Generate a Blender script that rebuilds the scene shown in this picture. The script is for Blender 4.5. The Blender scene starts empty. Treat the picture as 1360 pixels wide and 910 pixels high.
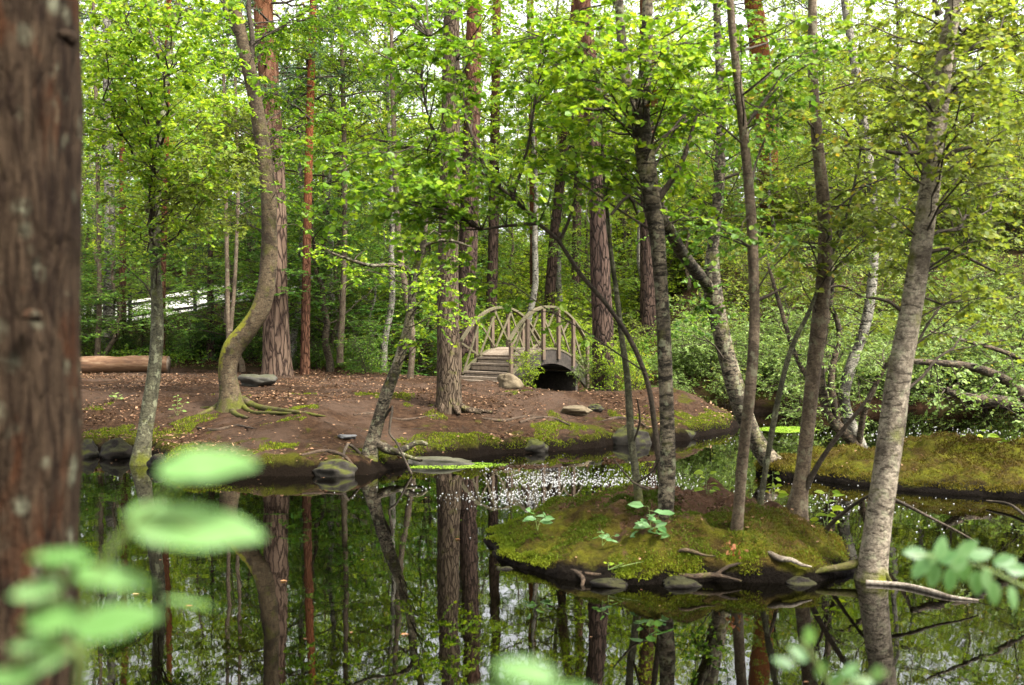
import bpy, math, random
import numpy as np
from mathutils import Vector

SC = bpy.context.scene
COL = SC.collection
R = math.radians
RNG = np.random.default_rng(11)

# ------------------------------------------------------------------ camera, sky, sun, exposure
F = 1322.0                      # focal length in pixels of the 1360 px wide photograph
PITCH = math.atan(23.0 / F)     # horizon a little above the middle
CAMZ = 2.0
cam_data = bpy.data.cameras.new('camera')
cam = bpy.data.objects.new('camera', cam_data)
COL.objects.link(cam)
cam_data.sensor_width = 36.0
cam_data.lens = 36.0 * F / 1360.0
cam_data.clip_start = 0.05
cam_data.clip_end = 600.0
cam.location = (0, 0, CAMZ)
cam.rotation_euler = (R(90) - PITCH, 0, 0)
cam_data.dof.use_dof = True
cam_data.dof.focus_distance = 17.5
cam_data.dof.aperture_fstop = 2.3
SC.camera = cam

SUN_EL, SUN_AZ = R(56), R(125)   # azimuth from +Y towards +X
world = bpy.data.worlds.new('World')
SC.world = world
world.use_nodes = True
wn = world.node_tree
sky = wn.nodes.new('ShaderNodeTexSky')
sky.sky_type = 'NISHITA'
sky.sun_disc = False
sky.sun_elevation = SUN_EL
sky.sun_rotation = SUN_AZ
sky.air_density = 1.0
sky.dust_density = 4.0
hsv = wn.nodes.new('ShaderNodeHueSaturation')
hsv.inputs['Saturation'].default_value = 0.10
wn.links.new(sky.outputs['Color'], hsv.inputs['Color'])
bg = wn.nodes['Background']
bg.inputs['Strength'].default_value = 0.075
wn.links.new(hsv.outputs['Color'], bg.inputs['Color'])

sun_data = bpy.data.lights.new('sun', 'SUN')
sun_data.energy = 1.5
sun_data.angle = R(12)
sun_data.color = (1.0, 0.95, 0.86)
sun = bpy.data.objects.new('sun', sun_data)
COL.objects.link(sun)
_sd = Vector((math.sin(SUN_AZ) * math.cos(SUN_EL), math.cos(SUN_AZ) * math.cos(SUN_EL), math.sin(SUN_EL)))
sun.rotation_euler = _sd.to_track_quat('Z', 'Y').to_euler()
sun.location = (0, 0, 60)

SC.view_settings.view_transform = 'Standard'
SC.view_settings.look = 'None'
SC.view_settings.gamma = 1.0
SC.view_settings.exposure = 3.35
cy = SC.cycles
cy.use_denoising = True
try:
    cy.denoiser = 'OPENIMAGEDENOISE'
    cy.denoising_input_passes = 'RGB_ALBEDO_NORMAL'
    cy.denoising_prefilter = 'ACCURATE'
except Exception:
    pass
cy.max_bounces = 6
cy.diffuse_bounces = 2
cy.glossy_bounces = 3
cy.transmission_bounces = 4
cy.transparent_max_bounces = 4
cy.caustics_reflective = False
cy.caustics_refractive = False
cy.sample_clamp_indirect = 6.0

# ------------------------------------------------------------------ maths helpers
CA, SA = math.cos(PITCH), math.sin(PITCH)


def at(px, py, Y):
    """World point seen at photo pixel (px, py) at distance Y in front of the camera."""
    a, b = (px - 680.0) / F, (455.0 - py) / F
    d = np.array([a, CA + b * SA, -SA + b * CA])
    return np.array([0, 0, CAMZ]) + d * (Y / d[1])


def unit(v):
    v = np.asarray(v, float)
    n = np.linalg.norm(v, axis=-1, keepdims=True)
    return v / np.maximum(n, 1e-9)


def sstep(t):
    t = np.clip(t, 0, 1)
    return t * t * (3 - 2 * t)


_T = np.random.default_rng(3).random((64, 64, 64)).astype(np.float32)


def vnoise(p):
    p = np.asarray(p, float)
    i = np.floor(p).astype(int)
    f = p - i
    f = f * f * (3 - 2 * f)
    o = 0
    for a in (0, 1):
        for b in (0, 1):
            for c in (0, 1):
                w = (f[..., 0] if a else 1 - f[..., 0]) * (f[..., 1] if b else 1 - f[..., 1]) * (f[..., 2] if c else 1 - f[..., 2])
                o = o + w * _T[(i[..., 0] + a) % 64, (i[..., 1] + b) % 64, (i[..., 2] + c) % 64]
    return o * 2 - 1


def fbm(p, oct=4, gain=0.5):
    p = np.asarray(p, float)
    a, o = 1.0, 0
    for k in range(oct):
        o = o + a * vnoise(p + 17.3 * k)
        p = p * 2.03
        a *= gain
    return o


def xy0(x, y, s=1.0, z=0.0):
    x, y = np.broadcast_arrays(np.asarray(x, float), np.asarray(y, float))
    return np.stack([x * s, y * s, np.full(x.shape, z)], -1)


# ------------------------------------------------------------------ terrain
POND = np.array([(-16, 15.5), (-10.5, 15.6), (-6.8, 15.5), (-5.7, 15.2), (-5.05, 13.9), (-4.2, 13.2), (-3.37, 13.1), (-2.57, 13.1),
                 (-1.92, 13.35), (-1.47, 13.9), (-0.89, 14.7), (-0.46, 15.2), (0.475, 15.7), (1.47, 16.2), (2.43, 16.95), (2.9, 17.4),
                 (3.65, 17.9), (4.35, 18.9), (4.6, 20.2), (3.7, 21.2), (2.0, 21.55), (0.75, 22.35), (-0.3, 24.2), (-2, 26.5), (-4, 30),
                 (-4.6, 34), (-2.8, 34), (-2.2, 30.5), (-0.7, 27.3), (0.9, 25.1), (2.4, 23.8), (4.6, 23.3), (6.2, 22.8), (9.4, 23.8),
                 (12.5, 24.3), (20, 22), (20, 3.2), (8, 2.9), (2, 2.7), (-2, 2.9), (-6, 3.6), (-10, 6), (-14, 10)], float)


def shore_dist(x, y):
    """Signed distance to the waterline, positive on land."""
    P = np.stack([np.ravel(x), np.ravel(y)], -1)
    best = np.full(len(P), 1e9)
    inside = np.zeros(len(P), bool)
    n = len(POND)
    for k in range(n):
        a, b = POND[k], POND[(k + 1) % n]
        ab = b - a
        t = np.clip(((P - a) @ ab) / (ab @ ab), 0, 1)
        d = np.hypot(*(P - a - t[:, None] * ab).T)
        best = np.minimum(best, d)
        c = ((a[1] > P[:, 1]) != (b[1] > P[:, 1]))
        xi = a[0] + (P[:, 1] - a[1]) / (ab[1] if abs(ab[1]) > 1e-9 else 1e-9) * ab[0]
        inside ^= c & (P[:, 0] < xi)
    return np.where(inside, -best, best).reshape(np.shape(x))


def terrain(x, y, full=False):
    x, y = np.asarray(x, float), np.asarray(y, float)
    wob = 0.35 * fbm(xy0(x, y, 1.1), 3) * sstep((y - 10) / 3)
    sd = shore_dist(x, y) + wob * 0.6
    wid = 3.2 - 2.1 * sstep((y - 18.5) / 2.0)
    hum = np.exp(-np.maximum(sd, 0) / 0.9)
    land = 0.17 * sstep(sd / 0.16) + 0.55 * sstep(sd / wid) + hum * (0.10 * fbm(xy0(x, y, 1.7, 7.7), 3) + 0.05)
    hill = 9.0 * sstep((y - 27) / 70) + 3.6 * sstep((x - 2.5) / 6) * sstep((y - 24.5) / 10)
    hill = hill + 1.3 * sstep((y - 27) / 12) * sstep((-x - 3) / 6)
    hill = hill + 1.35 * np.exp(-((x + 8.5) / 4.5) ** 2 - ((y - 43) / 6.0) ** 2)
    land = land - 0.30 * np.exp(-((x - 1.35) / 0.8) ** 2 - ((y - 21.2) / 1.1) ** 2)
    rough = 0.045 * fbm(xy0(x, y, 1.6, 3.1), 4) + 0.02 * fbm(xy0(x, y, 7, 9.1), 2)
    z = np.where(sd > 0, land + hill * sstep(sd / 2) + rough * sstep(sd / 0.3), -0.5 * sstep(-sd / 0.6) - 0.04)
    return (z, sd) if full else z


def ground_hit(px, py):
    Y = np.arange(3.2, 110, 0.02)
    a, b = (px - 680.0) / F, (455.0 - py) / F
    dy, dz = CA + b * SA, -SA + b * CA
    x, z = a / dy * Y, CAMZ + dz / dy * Y
    h = terrain(x, Y)
    k = np.argmax(z <= h)
    return np.array([x[k], Y[k], h[k]])


# ------------------------------------------------------------------ mesh helpers
class MB:
    def __init__(self):
        self.v, self.f, self.n = [], {}, 0

    def add(self, V, faces, mi=0, rnd=None):
        V = np.asarray(V, float).reshape(-1, 3)
        faces = np.asarray(faces, int)
        if faces.size:
            r = np.zeros(len(faces)) if rnd is None else np.broadcast_to(rnd, (len(faces),))
            self.f.setdefault(faces.shape[1], []).append((faces + self.n, np.full(len(faces), mi), r))
        self.v.append(V)
        self.n += len(V)

    def build(self, name, mats, parent=None, origin=(0, 0, 0), smooth=True, attr=None):
        V = np.concatenate(self.v) - np.asarray(origin)
        me = bpy.data.meshes.new(name)
        me.vertices.add(len(V))
        me.vertices.foreach_set('co', V.astype(np.float32).ravel())
        li, ls, mi, rn, c = [], [], [], [], 0
        for k, lst in self.f.items():
            for fa, m, r in lst:
                li.append(fa.ravel())
                ls.append(c + np.arange(len(fa)) * k)
                c += fa.size
                mi.append(m)
                rn.append(r)
        li, ls, mi, rn = map(np.concatenate, (li, ls, mi, rn))
        me.loops.add(len(li))
        me.loops.foreach_set('vertex_index', li.astype(np.int32))
        me.polygons.add(len(ls))
        me.polygons.foreach_set('loop_start', ls.astype(np.int32))
        me.polygons.foreach_set('material_index', mi.astype(np.int32))
        me.polygons.foreach_set('use_smooth', np.full(len(ls), smooth))
        a = me.attributes.new('rnd', 'FLOAT', 'FACE')
        a.data.foreach_set('value', rn.astype(np.float32))
        if attr:
            for k, val in attr.items():
                b = me.attributes.new(k, 'FLOAT', 'POINT')
                b.data.foreach_set('value', np.asarray(val, np.float32).ravel())
        me.update(calc_edges=True)
        me.validate()
        for m in (mats if isinstance(mats, (list, tuple)) else [mats]):
            me.materials.append(m)
        o = bpy.data.objects.new(name, me)
        COL.objects.link(o)
        if parent is not None:
            o.parent = parent
        else:
            o.location = origin
        return o


def tube(mb, P, rad, sides=8, mi=0, rough=0.0, seed=0, caps=False, rnd=None, rough_scale=3.0):
    P = np.asarray(P, float)
    n = len(P)
    rad = np.broadcast_to(np.asarray(rad, float), (n,))
    T = unit(np.gradient(P, axis=0))
    ref = np.array([1.0, 0, 0]) if abs(T[0][0]) < 0.8 else np.array([0, 1.0, 0])
    X = []
    x = ref
    for k in range(n):
        x = x - T[k] * (x @ T[k])
        x = x / max(np.linalg.norm(x), 1e-9)
        X.append(x)
    X = np.array(X)
    Yv = np.cross(T, X)
    ang = np.arange(sides) / sides * 2 * math.pi
    rr = rad[:, None] * np.ones(sides)
    off = X[:, None] * np.cos(ang)[None, :, None] + Yv[:, None] * np.sin(ang)[None, :, None]
    if rough:
        q = P[:, None] * np.array([1, 1, 0.6]) * rough_scale + off * 1.1 + seed * 7.7
        rr = rr * (1 + rough * fbm(q, 3))
    V = P[:, None] + off * rr[..., None]
    i = np.arange(n - 1)[:, None] * sides
    j = np.arange(sides)
    j2 = (j + 1) % sides
    Q = np.stack([i + j, i + j2, i + sides + j2, i + sides + j], -1).reshape(-1, 4)
    mb.add(V, Q, mi, rnd)
    if caps:
        b = mb.n - n * sides
        mb.f.setdefault(sides, []).append((np.array([np.arange(sides)[::-1] + b]), np.array([caps if caps is not True else mi]), np.zeros(1)))
        mb.f[sides].append((np.array([np.arange(sides) + b + (n - 1) * sides]), np.array([caps if caps is not True else mi]), np.zeros(1)))


def tubes3(mb, A, B, C, r0, r1, mi=0):
    """Many three-point, three-sided twigs at once."""
    k = len(A)
    if not k:
        return
    T = unit(C - A)
    ref = np.where(np.abs(T[:, 2:3]) > 0.9, [[1.0, 0, 0]], [[0, 0, 1.0]])
    X = unit(np.cross(T, ref))
    Yv = np.cross(T, X)
    ang = np.arange(3) / 3 * 2 * math.pi
    off = X[:, None] * np.cos(ang)[None, :, None] + Yv[:, None] * np.sin(ang)[None, :, None]
    r0 = np.broadcast_to(np.asarray(r0, float), (k,))[:, None, None]
    r1 = np.broadcast_to(np.asarray(r1, float), (k,))[:, None, None]
    V = np.stack([A[:, None] + off * r0, B[:, None] + off * (r0 + r1) / 2, C[:, None] + off * r1], 1)
    base = (np.arange(k) * 9)[:, None, None]
    i = (np.arange(2) * 3)[None, :, None]
    j = np.arange(3)[None, None, :]
    j2 = (j + 1) % 3
    Q = np.stack([base + i + j, base + i + j2, base + i + 3 + j2, base + i + 3 + j], -1).reshape(-1, 4)
    mb.add(V, Q, mi)


def box(mb, c, X, Yv, Z, s, mi=0):
    """Box centred at c, with half sizes s along the unit axes X, Yv, Z."""
    c, X, Yv, Z = map(lambda q: np.asarray(q, float), (c, X, Yv, Z))
    V = [c + a * s[0] * X + b * s[1] * Yv + d * s[2] * Z for d in (-1, 1) for b in (-1, 1) for a in (-1, 1)]
    mb.add(V, [(0, 2, 3, 1), (4, 5, 7, 6), (0, 1, 5, 4), (2, 6, 7, 3), (0, 4, 6, 2), (1, 3, 7, 5)], mi)


TPL = {
    'round': (np.array([(0, 0, 0), (.40, .28, .07), (.38, .74, .05), (0, 1, -.06), (-.38, .74, .05), (-.40, .28, .07)]), [(0, 1, 2, 3), (0, 3, 4, 5)]),
    'oval': (np.array([(0, 0, 0), (.27, .3, .05), (.20, .7, .03), (0, 1, -.08), (-.20, .7, .03), (-.27, .3, .05)]), [(0, 1, 2, 3), (0, 3, 4, 5)]),
    'rhomb': (np.array([(0, 0, 0), (.33, .45, .05), (0, 1, 0), (-.33, .45, .05)]), [(0, 1, 2, 3)]),
    'narrow': (np.array([(0, 0, 0), (.16, .45, .03), (0, 1, -.05), (-.16, .45, .03)]), [(0, 1, 2, 3)]),
    'needle': (np.array([(0, 0, 0), (.065, .35, 0), (0, 1, 0), (-.065, .35, 0)]), [(0, 1, 2, 3)]),
}


class Leaves:
    def __init__(self, tpl='round'):
        self.tpl, self.P, self.D, self.N, self.S = tpl, [], [], [], []

    def add(self, P, D, N, S):
        self.P.append(np.reshape(P, (-1, 3)))
        self.D.append(np.reshape(D, (-1, 3)))
        self.N.append(np.reshape(N, (-1, 3)))
        self.S.append(np.broadcast_to(np.ravel(S), (len(self.P[-1]),)))

    def count(self):
        return sum(map(len, self.P))

    def build(self, name, mat, parent=None, origin=(0, 0, 0), seed=1):
        P, D, N, S = map(np.concatenate, (self.P, self.D, self.N, self.S))
        t, fs = TPL[self.tpl]
        D = unit(D)
        X = unit(np.cross(D, N))
        Z = np.cross(X, D)
        V = P[:, None] + S[:, None, None] * (t[None, :, 0:1] * X[:, None] + t[None, :, 1:2] * D[:, None] + t[None, :, 2:3] * Z[:, None])
        k, m = len(P), len(t)
        fa = (np.arange(k)[:, None, None] * m + np.array(fs)[None]).reshape(-1, 4)
        r = np.repeat(np.random.default_rng(seed).random(k), len(fs))
        mb = MB()
        mb.add(V, fa, 0, r)
        return mb.build(name, mat, parent, origin, smooth=False)


UP = np.array([0, 0, 1.0])


def spray(wood, lv, p0, p1, r0, rng, leaf=0.07, twig=0.45, step=0.045, tw_gap=0.13, arch=0.12, depth=1, t0=0.3, droop=0.25, sides=5, bare=0.0):
    """A branch from p0 to p1 with side branches, twigs and leaves."""
    p0, p1 = np.asarray(p0, float), np.asarray(p1, float)
    L = np.linalg.norm(p1 - p0)
    if L < 0.05:
        return
    n = max(5, int(L / 0.25))
    t = np.linspace(0, 1, n)[:, None]
    c = p0 + (p1 - p0) * 0.5 + UP * arch * L + rng.normal(size=3) * 0.08 * L
    P = (1 - t) ** 2 * p0 + 2 * t * (1 - t) * c + t ** 2 * p1
    P[1:-1] += rng.normal(size=(n - 2, 3)) * 0.015 * min(L, 2.5)
    rad = r0 * (1 - 0.85 * t[:, 0])
    tube(wood, P, rad, sides)
    T = unit(np.gradient(P, axis=0))
    if depth > 0 and L > 0.9:
        k = max(2, int(L / 0.55))
        for j in range(k):
            u = rng.uniform(0.3, 0.92)
            q = u * (n - 1)
            i = int(q)
            pt = P[i] + (P[min(i + 1, n - 1)] - P[i]) * (q - i)
            lat = unit(np.cross(T[i], UP)) * (1 if j % 2 else -1)
            d = unit(T[i] * 0.7 + lat * rng.uniform(0.5, 1.0) + UP * rng.uniform(-0.3, 0.45) + rng.normal(size=3) * 0.2)
            spray(wood, lv, pt, pt + d * L * rng.uniform(0.25, 0.45), r0 * (1 - 0.8 * u) * 0.7, rng, leaf, twig, step, tw_gap, 0.05, depth - 1, 0.1, droop, 4, bare)
    K = max(3, int(L * (1 - t0) / tw_gap))
    u = t0 + (1 - t0) * (np.arange(K) + rng.random(K)) / K
    q = np.minimum(u * (n - 1), n - 1.001)
    i = q.astype(int)
    A = P[i] + (P[i + 1] - P[i]) * (q - i)[:, None]
    Tk = T[i]
    lat = unit(np.cross(Tk, UP)) * np.where(np.arange(K) % 2, 1, -1)[:, None]
    d = unit(Tk * 0.55 + lat * 0.8 + rng.normal(size=(K, 3)) * 0.38)
    ln = twig * (1.1 - 0.5 * u) * rng.uniform(0.5, 1.15, K)
    B = A + d * (ln * 0.5)[:, None] - UP * (droop * 0.2 * ln)[:, None]
    C = A + d * ln[:, None] - UP * (droop * ln)[:, None]
    tubes3(wood, A, B, C, np.minimum(0.004, r0 * 0.4), 0.0015)
    keep = rng.random(K) > bare
    A, B, C, ln = A[keep], B[keep], C[keep], ln[keep]
    if not len(A):
        return
    M = max(3, int(twig / step))
    um = np.linspace(0.18, 1.0, M)
    um = um[None, :] + rng.normal(size=(len(A), M)) * 0.03
    pos = A[:, None] * ((1 - um) ** 2)[..., None] + B[:, None] * (2 * um * (1 - um))[..., None] + C[:, None] * (um ** 2)[..., None]
    dd = unit(C - A)[:, None] * np.ones((1, M, 1))
    la = unit(np.cross(dd, UP)) * np.where(np.arange(M) % 2, 1, -1)[None, :, None]
    D = unit(dd * 0.55 + la * 0.8 + rng.normal(size=dd.shape) * 0.35 - UP * 0.22)
    N = unit(UP + rng.normal(size=dd.shape) * 0.5)
    lv.add(pos, D, N, leaf * np.clip(rng.lognormal(-0.14, 0.27, pos.shape[0] * M), 0.4, 1.45))


def smooth_path(pts, step=0.2):
    """Catmull-Rom through (x, y, z, r) rows."""
    pts = np.asarray(pts, float)
    E = np.vstack([2 * pts[0] - pts[1], pts, 2 * pts[-1] - pts[-2]])
    out = []
    for k in range(1, len(E) - 2):
        a, b, c, d = E[k - 1:k + 3]
        m = max(2, int(np.linalg.norm(c[:3] - b[:3]) / step))
        t = (np.arange(m) / m)[:, None]
        out.append(0.5 * (2 * b + (c - a) * t + (2 * a - 5 * b + 4 * c - d) * t ** 2 + (3 * b - a - 3 * c + d) * t ** 3))
    out.append(E[-2:-1])
    q = np.concatenate(out)
    q[:, 3] = np.maximum(q[:, 3], 0.002)
    return q


# ------------------------------------------------------------------ things
def tag(o, label=None, cat=None, group=None, kind=None):
    if label:
        o['label'] = label
    if cat:
        o['category'] = cat
    if group:
        o['group'] = group
    if kind:
        o['kind'] = kind
    return o


def thing(name, label, cat, loc=(0, 0, 0), group=None):
    o = bpy.data.objects.new(name, None)
    o.empty_display_size = 0.2
    COL.objects.link(o)
    o.location = Vector([float(q) for q in loc])
    return tag(o, label, cat, group)


def copy_tree(o, parent=None):
    kids = list(o.children)
    c = o.copy()
    COL.objects.link(c)
    if parent is not None:
        c.parent = parent
    for ch in kids:
        copy_tree(ch, c)
    return c


# ------------------------------------------------------------------ materials
class NT:
    def __init__(self, name):
        self.m = bpy.data.materials.new(name)
        self.m.use_nodes = True
        self.t = self.m.node_tree
        self.b = self.t.nodes['Principled BSDF']
        self.out = self.t.nodes['Material Output']

    def n(self, typ, **kw):
        nd = self.t.nodes.new(typ)
        for k, v in kw.items():
            if hasattr(nd, k):
                setattr(nd, k, v)
        return nd

    def l(self, a, b):
        self.t.links.new(a, b)

    def coords(self, scale=(1, 1, 1), src='Object'):
        tc = self.n('ShaderNodeTexCoord')
        mp = self.n('ShaderNodeMapping')
        mp.inputs['Scale'].default_value = scale
        self.l(tc.outputs[src], mp.inputs['Vector'])
        return mp.outputs['Vector']

    def noise(self, vec, scale, detail=4, rough=0.6, dist=0.0):
        nd = self.n('ShaderNodeTexNoise')
        nd.inputs['Scale'].default_value = scale
        nd.inputs['Detail'].default_value = detail
        nd.inputs['Roughness'].default_value = rough
        nd.inputs['Distortion'].default_value = dist
        self.l(vec, nd.inputs['Vector'])
        return nd.outputs['Fac']

    def ramp(self, fac, stops, interp='LINEAR'):
        r = self.n('ShaderNodeValToRGB')
        r.color_ramp.interpolation = interp
        e = r.color_ramp.elements
        while len(e) < len(stops):
            e.new(0.5)
        for el, (p, c) in zip(e, stops):
            el.position = p
            el.color = (c, c, c, 1) if not isinstance(c, tuple) else (*c, 1)
        self.l(fac, r.inputs['Fac'])
        return r.outputs['Color']

    def mix(self, fac, a, b, blend='MIX'):
        m = self.n('ShaderNodeMix', data_type='RGBA', blend_type=blend)
        for k, v in ((0, fac), (6, a), (7, b)):
            sock = m.inputs[k]
            if isinstance(v, (int, float)):
                sock.default_value = (v, v, v, 1) if k else v
            elif isinstance(v, tuple):
                sock.default_value = (*v, 1)
            else:
                self.l(v, sock)
        return m.outputs[2]

    def math(self, op, a, b=0.0, clamp=False):
        m = self.n('ShaderNodeMath', operation=op, use_clamp=clamp)
        for s, v in ((m.inputs[0], a), (m.inputs[1], b)):
            if isinstance(v, (int, float)):
                s.default_value = v
            else:
                self.l(v, s)
        return m.outputs[0]

    def attr(self, name):
        a = self.n('ShaderNodeAttribute')
        a.attribute_name = name
        return a.outputs['Fac']

    def bump(self, h, strength=0.5, dist=0.02):
        b = self.n('ShaderNodeBump')
        b.inputs['Strength'].default_value = strength
        b.inputs['Distance'].default_value = dist
        self.l(h, b.inputs['Height'])
        self.l(b.outputs['Normal'], self.b.inputs['Normal'])

    def base(self, c, rough=0.8, spec=0.3, gain=1.0):
        if gain != 1.0:
            c = self.mix(1.0, c, (gain, gain * 0.98, gain * 0.94), 'MULTIPLY')
        if isinstance(c, tuple):
            self.b.inputs['Base Color'].default_value = (*c, 1)
        else:
            self.l(c, self.b.inputs['Base Color'])
        self.b.inputs['Roughness'].default_value = rough
        self.b.inputs['Specular IOR Level'].default_value = spec
        return self.m


def leaf_mat(name, a, b, c, trans=1.6, mixf=0.42, rough=0.42, yellow=0.0, spec=0.16):
    """Leaf whose colour runs a -> b -> c from leaf to leaf, and lets light through."""
    t = NT(name)
    oi = t.n('ShaderNodeObjectInfo').outputs['Random']
    r = t.math('ADD', t.math('MULTIPLY', t.attr('rnd'), 0.72), t.math('MULTIPLY', oi, 0.28))
    stops = [(0.0, a), (0.5, b), (0.93, c)]
    if yellow:
        stops = [(0.0, a), (0.5, b), (0.93 - yellow, c), (0.985 - yellow * 0.5, (0.32, 0.22, 0.03))]
    col = t.ramp(r, stops)
    t.base(col, rough, spec)
    tr = t.n('ShaderNodeBsdfTranslucent')
    t.l(t.mix(1.0, col, (trans, trans * 1.02, trans * 0.55), 'MULTIPLY'), tr.inputs['Color'])
    mx = t.n('ShaderNodeMixShader')
    mx.inputs[0].default_value = mixf
    t.l(t.b.outputs[0], mx.inputs[1])
    t.l(tr.outputs[0], mx.inputs[2])
    t.l(mx.outputs[0], t.out.inputs['Surface'])
    return t.m


MOSS = (0.115, 0.135, 0.012)
MOSS_D = (0.045, 0.06, 0.008)


def add_moss(t, col, amount, height=0.0, thresh=0.5):
    """Moss laid over a bark colour by noise, thickest within `height` metres of the base."""
    v = t.coords()
    n = t.noise(v, 5.0, 5, 0.65)
    fac = t.ramp(n, [(thresh, 0.0), (thresh + 0.12, 1.0)])
    fac = t.math('MULTIPLY', fac, amount)
    if height:
        sx = t.n('ShaderNodeSeparateXYZ')
        t.l(v, sx.inputs[0])
        g = t.math('SUBTRACT', 1.0, t.math('DIVIDE', sx.outputs['Z'], height), True)
        g = t.math('ADD', t.math('MULTIPLY', g, 0.85), t.math('MULTIPLY', t.math('SUBTRACT', n, 0.55), 4.0), True)
        fac = t.math('MAXIMUM', fac, g)
    mc = t.mix(t.noise(v, 22.0, 3, 0.6), MOSS_D, (0.17, 0.18, 0.015))
    return t.mix(fac, col, mc)


def pine_bark(name, light, mid, crack, orange=None, z0=5.0, z1=9.0, scale=9.0, moss=0.0, bump=0.9):
    t = NT(name)
    v = t.coords((1, 1, 0.22))
    w = t.noise(v, 6.0, 4)
    vo = t.n('ShaderNodeTexVoronoi', feature='DISTANCE_TO_EDGE')
    vo.inputs['Scale'].default_value = scale
    vv = t.n('ShaderNodeVectorMath', operation='ADD')
    t.l(v, vv.inputs[0])
    sc = t.n('ShaderNodeVectorMath', operation='SCALE')
    nz = t.n('ShaderNodeTexNoise')
    nz.inputs['Scale'].default_value = 7.0
    t.l(v, nz.inputs['Vector'])
    t.l(nz.outputs['Color'], sc.inputs[0])
    sc.inputs['Scale'].default_value = 0.16
    t.l(sc.outputs[0], vv.inputs[1])
    t.l(vv.outputs[0], vo.inputs['Vector'])
    e = vo.outputs['Distance']
    fine = t.noise(t.coords((1, 1, 0.35)), 45.0, 5, 0.75)
    e = t.math('ADD', e, t.math('MULTIPLY', t.math('SUBTRACT', fine, 0.5), 0.16))
    plate = t.ramp(e, [(0.0, 0.0), (0.15, 1.0)])
    col = t.mix(t.ramp(w, [(0.35, 0.0), (0.65, 1.0)]), mid, light)
    col = t.mix(t.math('MULTIPLY', fine, 0.75), col, t.mix(0.6, col, crack))
    col = t.mix(plate, crack, col)
    if orange:
        sx = t.n('ShaderNodeSeparateXYZ')
        t.l(t.coords(), sx.inputs[0])
        g = t.math('DIVIDE', t.math('SUBTRACT', sx.outputs['Z'], z0), z1 - z0, True)
        oc = t.mix(t.noise(t.coords(), 9.0, 4, 0.7), (orange[0] * 0.45, orange[1] * 0.4, orange[2] * 0.4), orange)
        col = t.mix(g, col, t.mix(t.math('MULTIPLY', plate, 0.7), oc, oc))
    if moss:
        col = add_moss(t, col, moss, 0.0, 0.56)
    h = t.math('ADD', t.math('MULTIPLY', plate, 1.0), t.math('MULTIPLY', fine, 0.45))
    t.bump(h, bump, 0.03)
    return t.base(col, 0.92, 0.1, 0.6)


def smooth_bark(name, light, mid, dark, band=0.5, lichen=0.0, moss=0.0, moss_h=0.0, moss_thr=0.6, zs=3.2, gain=0.62, side=False):
    """Alder and birch bark: pale skin, dark cross bands and knots, lichen, moss."""
    t = NT(name)
    v = t.coords()
    n1 = t.noise(v, 7.0, 5, 0.7, 0.4)
    vb = t.coords((1, 1, zs))
    n2 = t.noise(vb, 9.0, 5, 0.75, 0.6)
    n3 = t.noise(v, 38.0, 4, 0.7)
    col = t.mix(t.ramp(n1, [(0.38, 0.0), (0.62, 1.0)]), mid, light)
    col = t.mix(t.ramp(n2, [(band - 0.02, 0.0), (band + 0.07, 1.0)]), col, dark)
    nb = t.noise(t.coords((1, 1, 0.7)), 3.2, 4, 0.6, 0.5)
    col = t.mix(t.math('MULTIPLY', t.ramp(nb, [(0.52, 0.0), (0.6, 1.0)]), 0.75), col, dark)
    col = t.mix(t.ramp(n3, [(0.38, 0.8), (0.6, 0.0)]), col, t.mix(0.85, col, dark))
    if lichen:
        n4 = t.noise(t.coords((1, 1, 0.8)), 13.0, 4, 0.6)
        col = t.mix(t.math('MULTIPLY', t.ramp(n4, [(0.56, 0.0), (0.62, 1.0)]), lichen), col, (0.30, 0.31, 0.2))
    if moss or moss_h:
        col = add_moss(t, col, moss, moss_h, moss_thr)
    if side:      # moss cushion on the weather side of the bend
        g = t.n('ShaderNodeNewGeometry')
        sn = t.n('ShaderNodeSeparateXYZ')
        t.l(g.outputs['Normal'], sn.inputs[0])
        sp = t.n('ShaderNodeSeparateXYZ')
        t.l(v, sp.inputs[0])
        f = t.math('ADD', t.math('MULTIPLY', sn.outputs['X'], -0.8), t.math('MULTIPLY', sn.outputs['Z'], 0.5))
        f = t.math('ADD', f, t.math('MULTIPLY', t.math('SUBTRACT', n1, 0.5), 2.0))
        f = t.ramp(f, [(0.35, 0.0), (0.6, 1.0)])
        w = t.ramp(t.math('DIVIDE', sp.outputs['Z'], 4.0), [(0.12, 0.0), (0.2, 1.0), (0.4, 1.0), (0.5, 0.0)])
        col = t.mix(t.math('MULTIPLY', f, w), col, t.mix(t.noise(v, 24.0, 3, 0.6), (0.12, 0.12, 0.01), (0.34, 0.34, 0.02)))
    h = t.math('ADD', t.math('MULTIPLY', n2, -0.8), t.math('MULTIPLY', n3, 0.7))
    t.bump(h, 0.8, 0.02)
    return t.base(col, 0.88, 0.15, gain)


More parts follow.
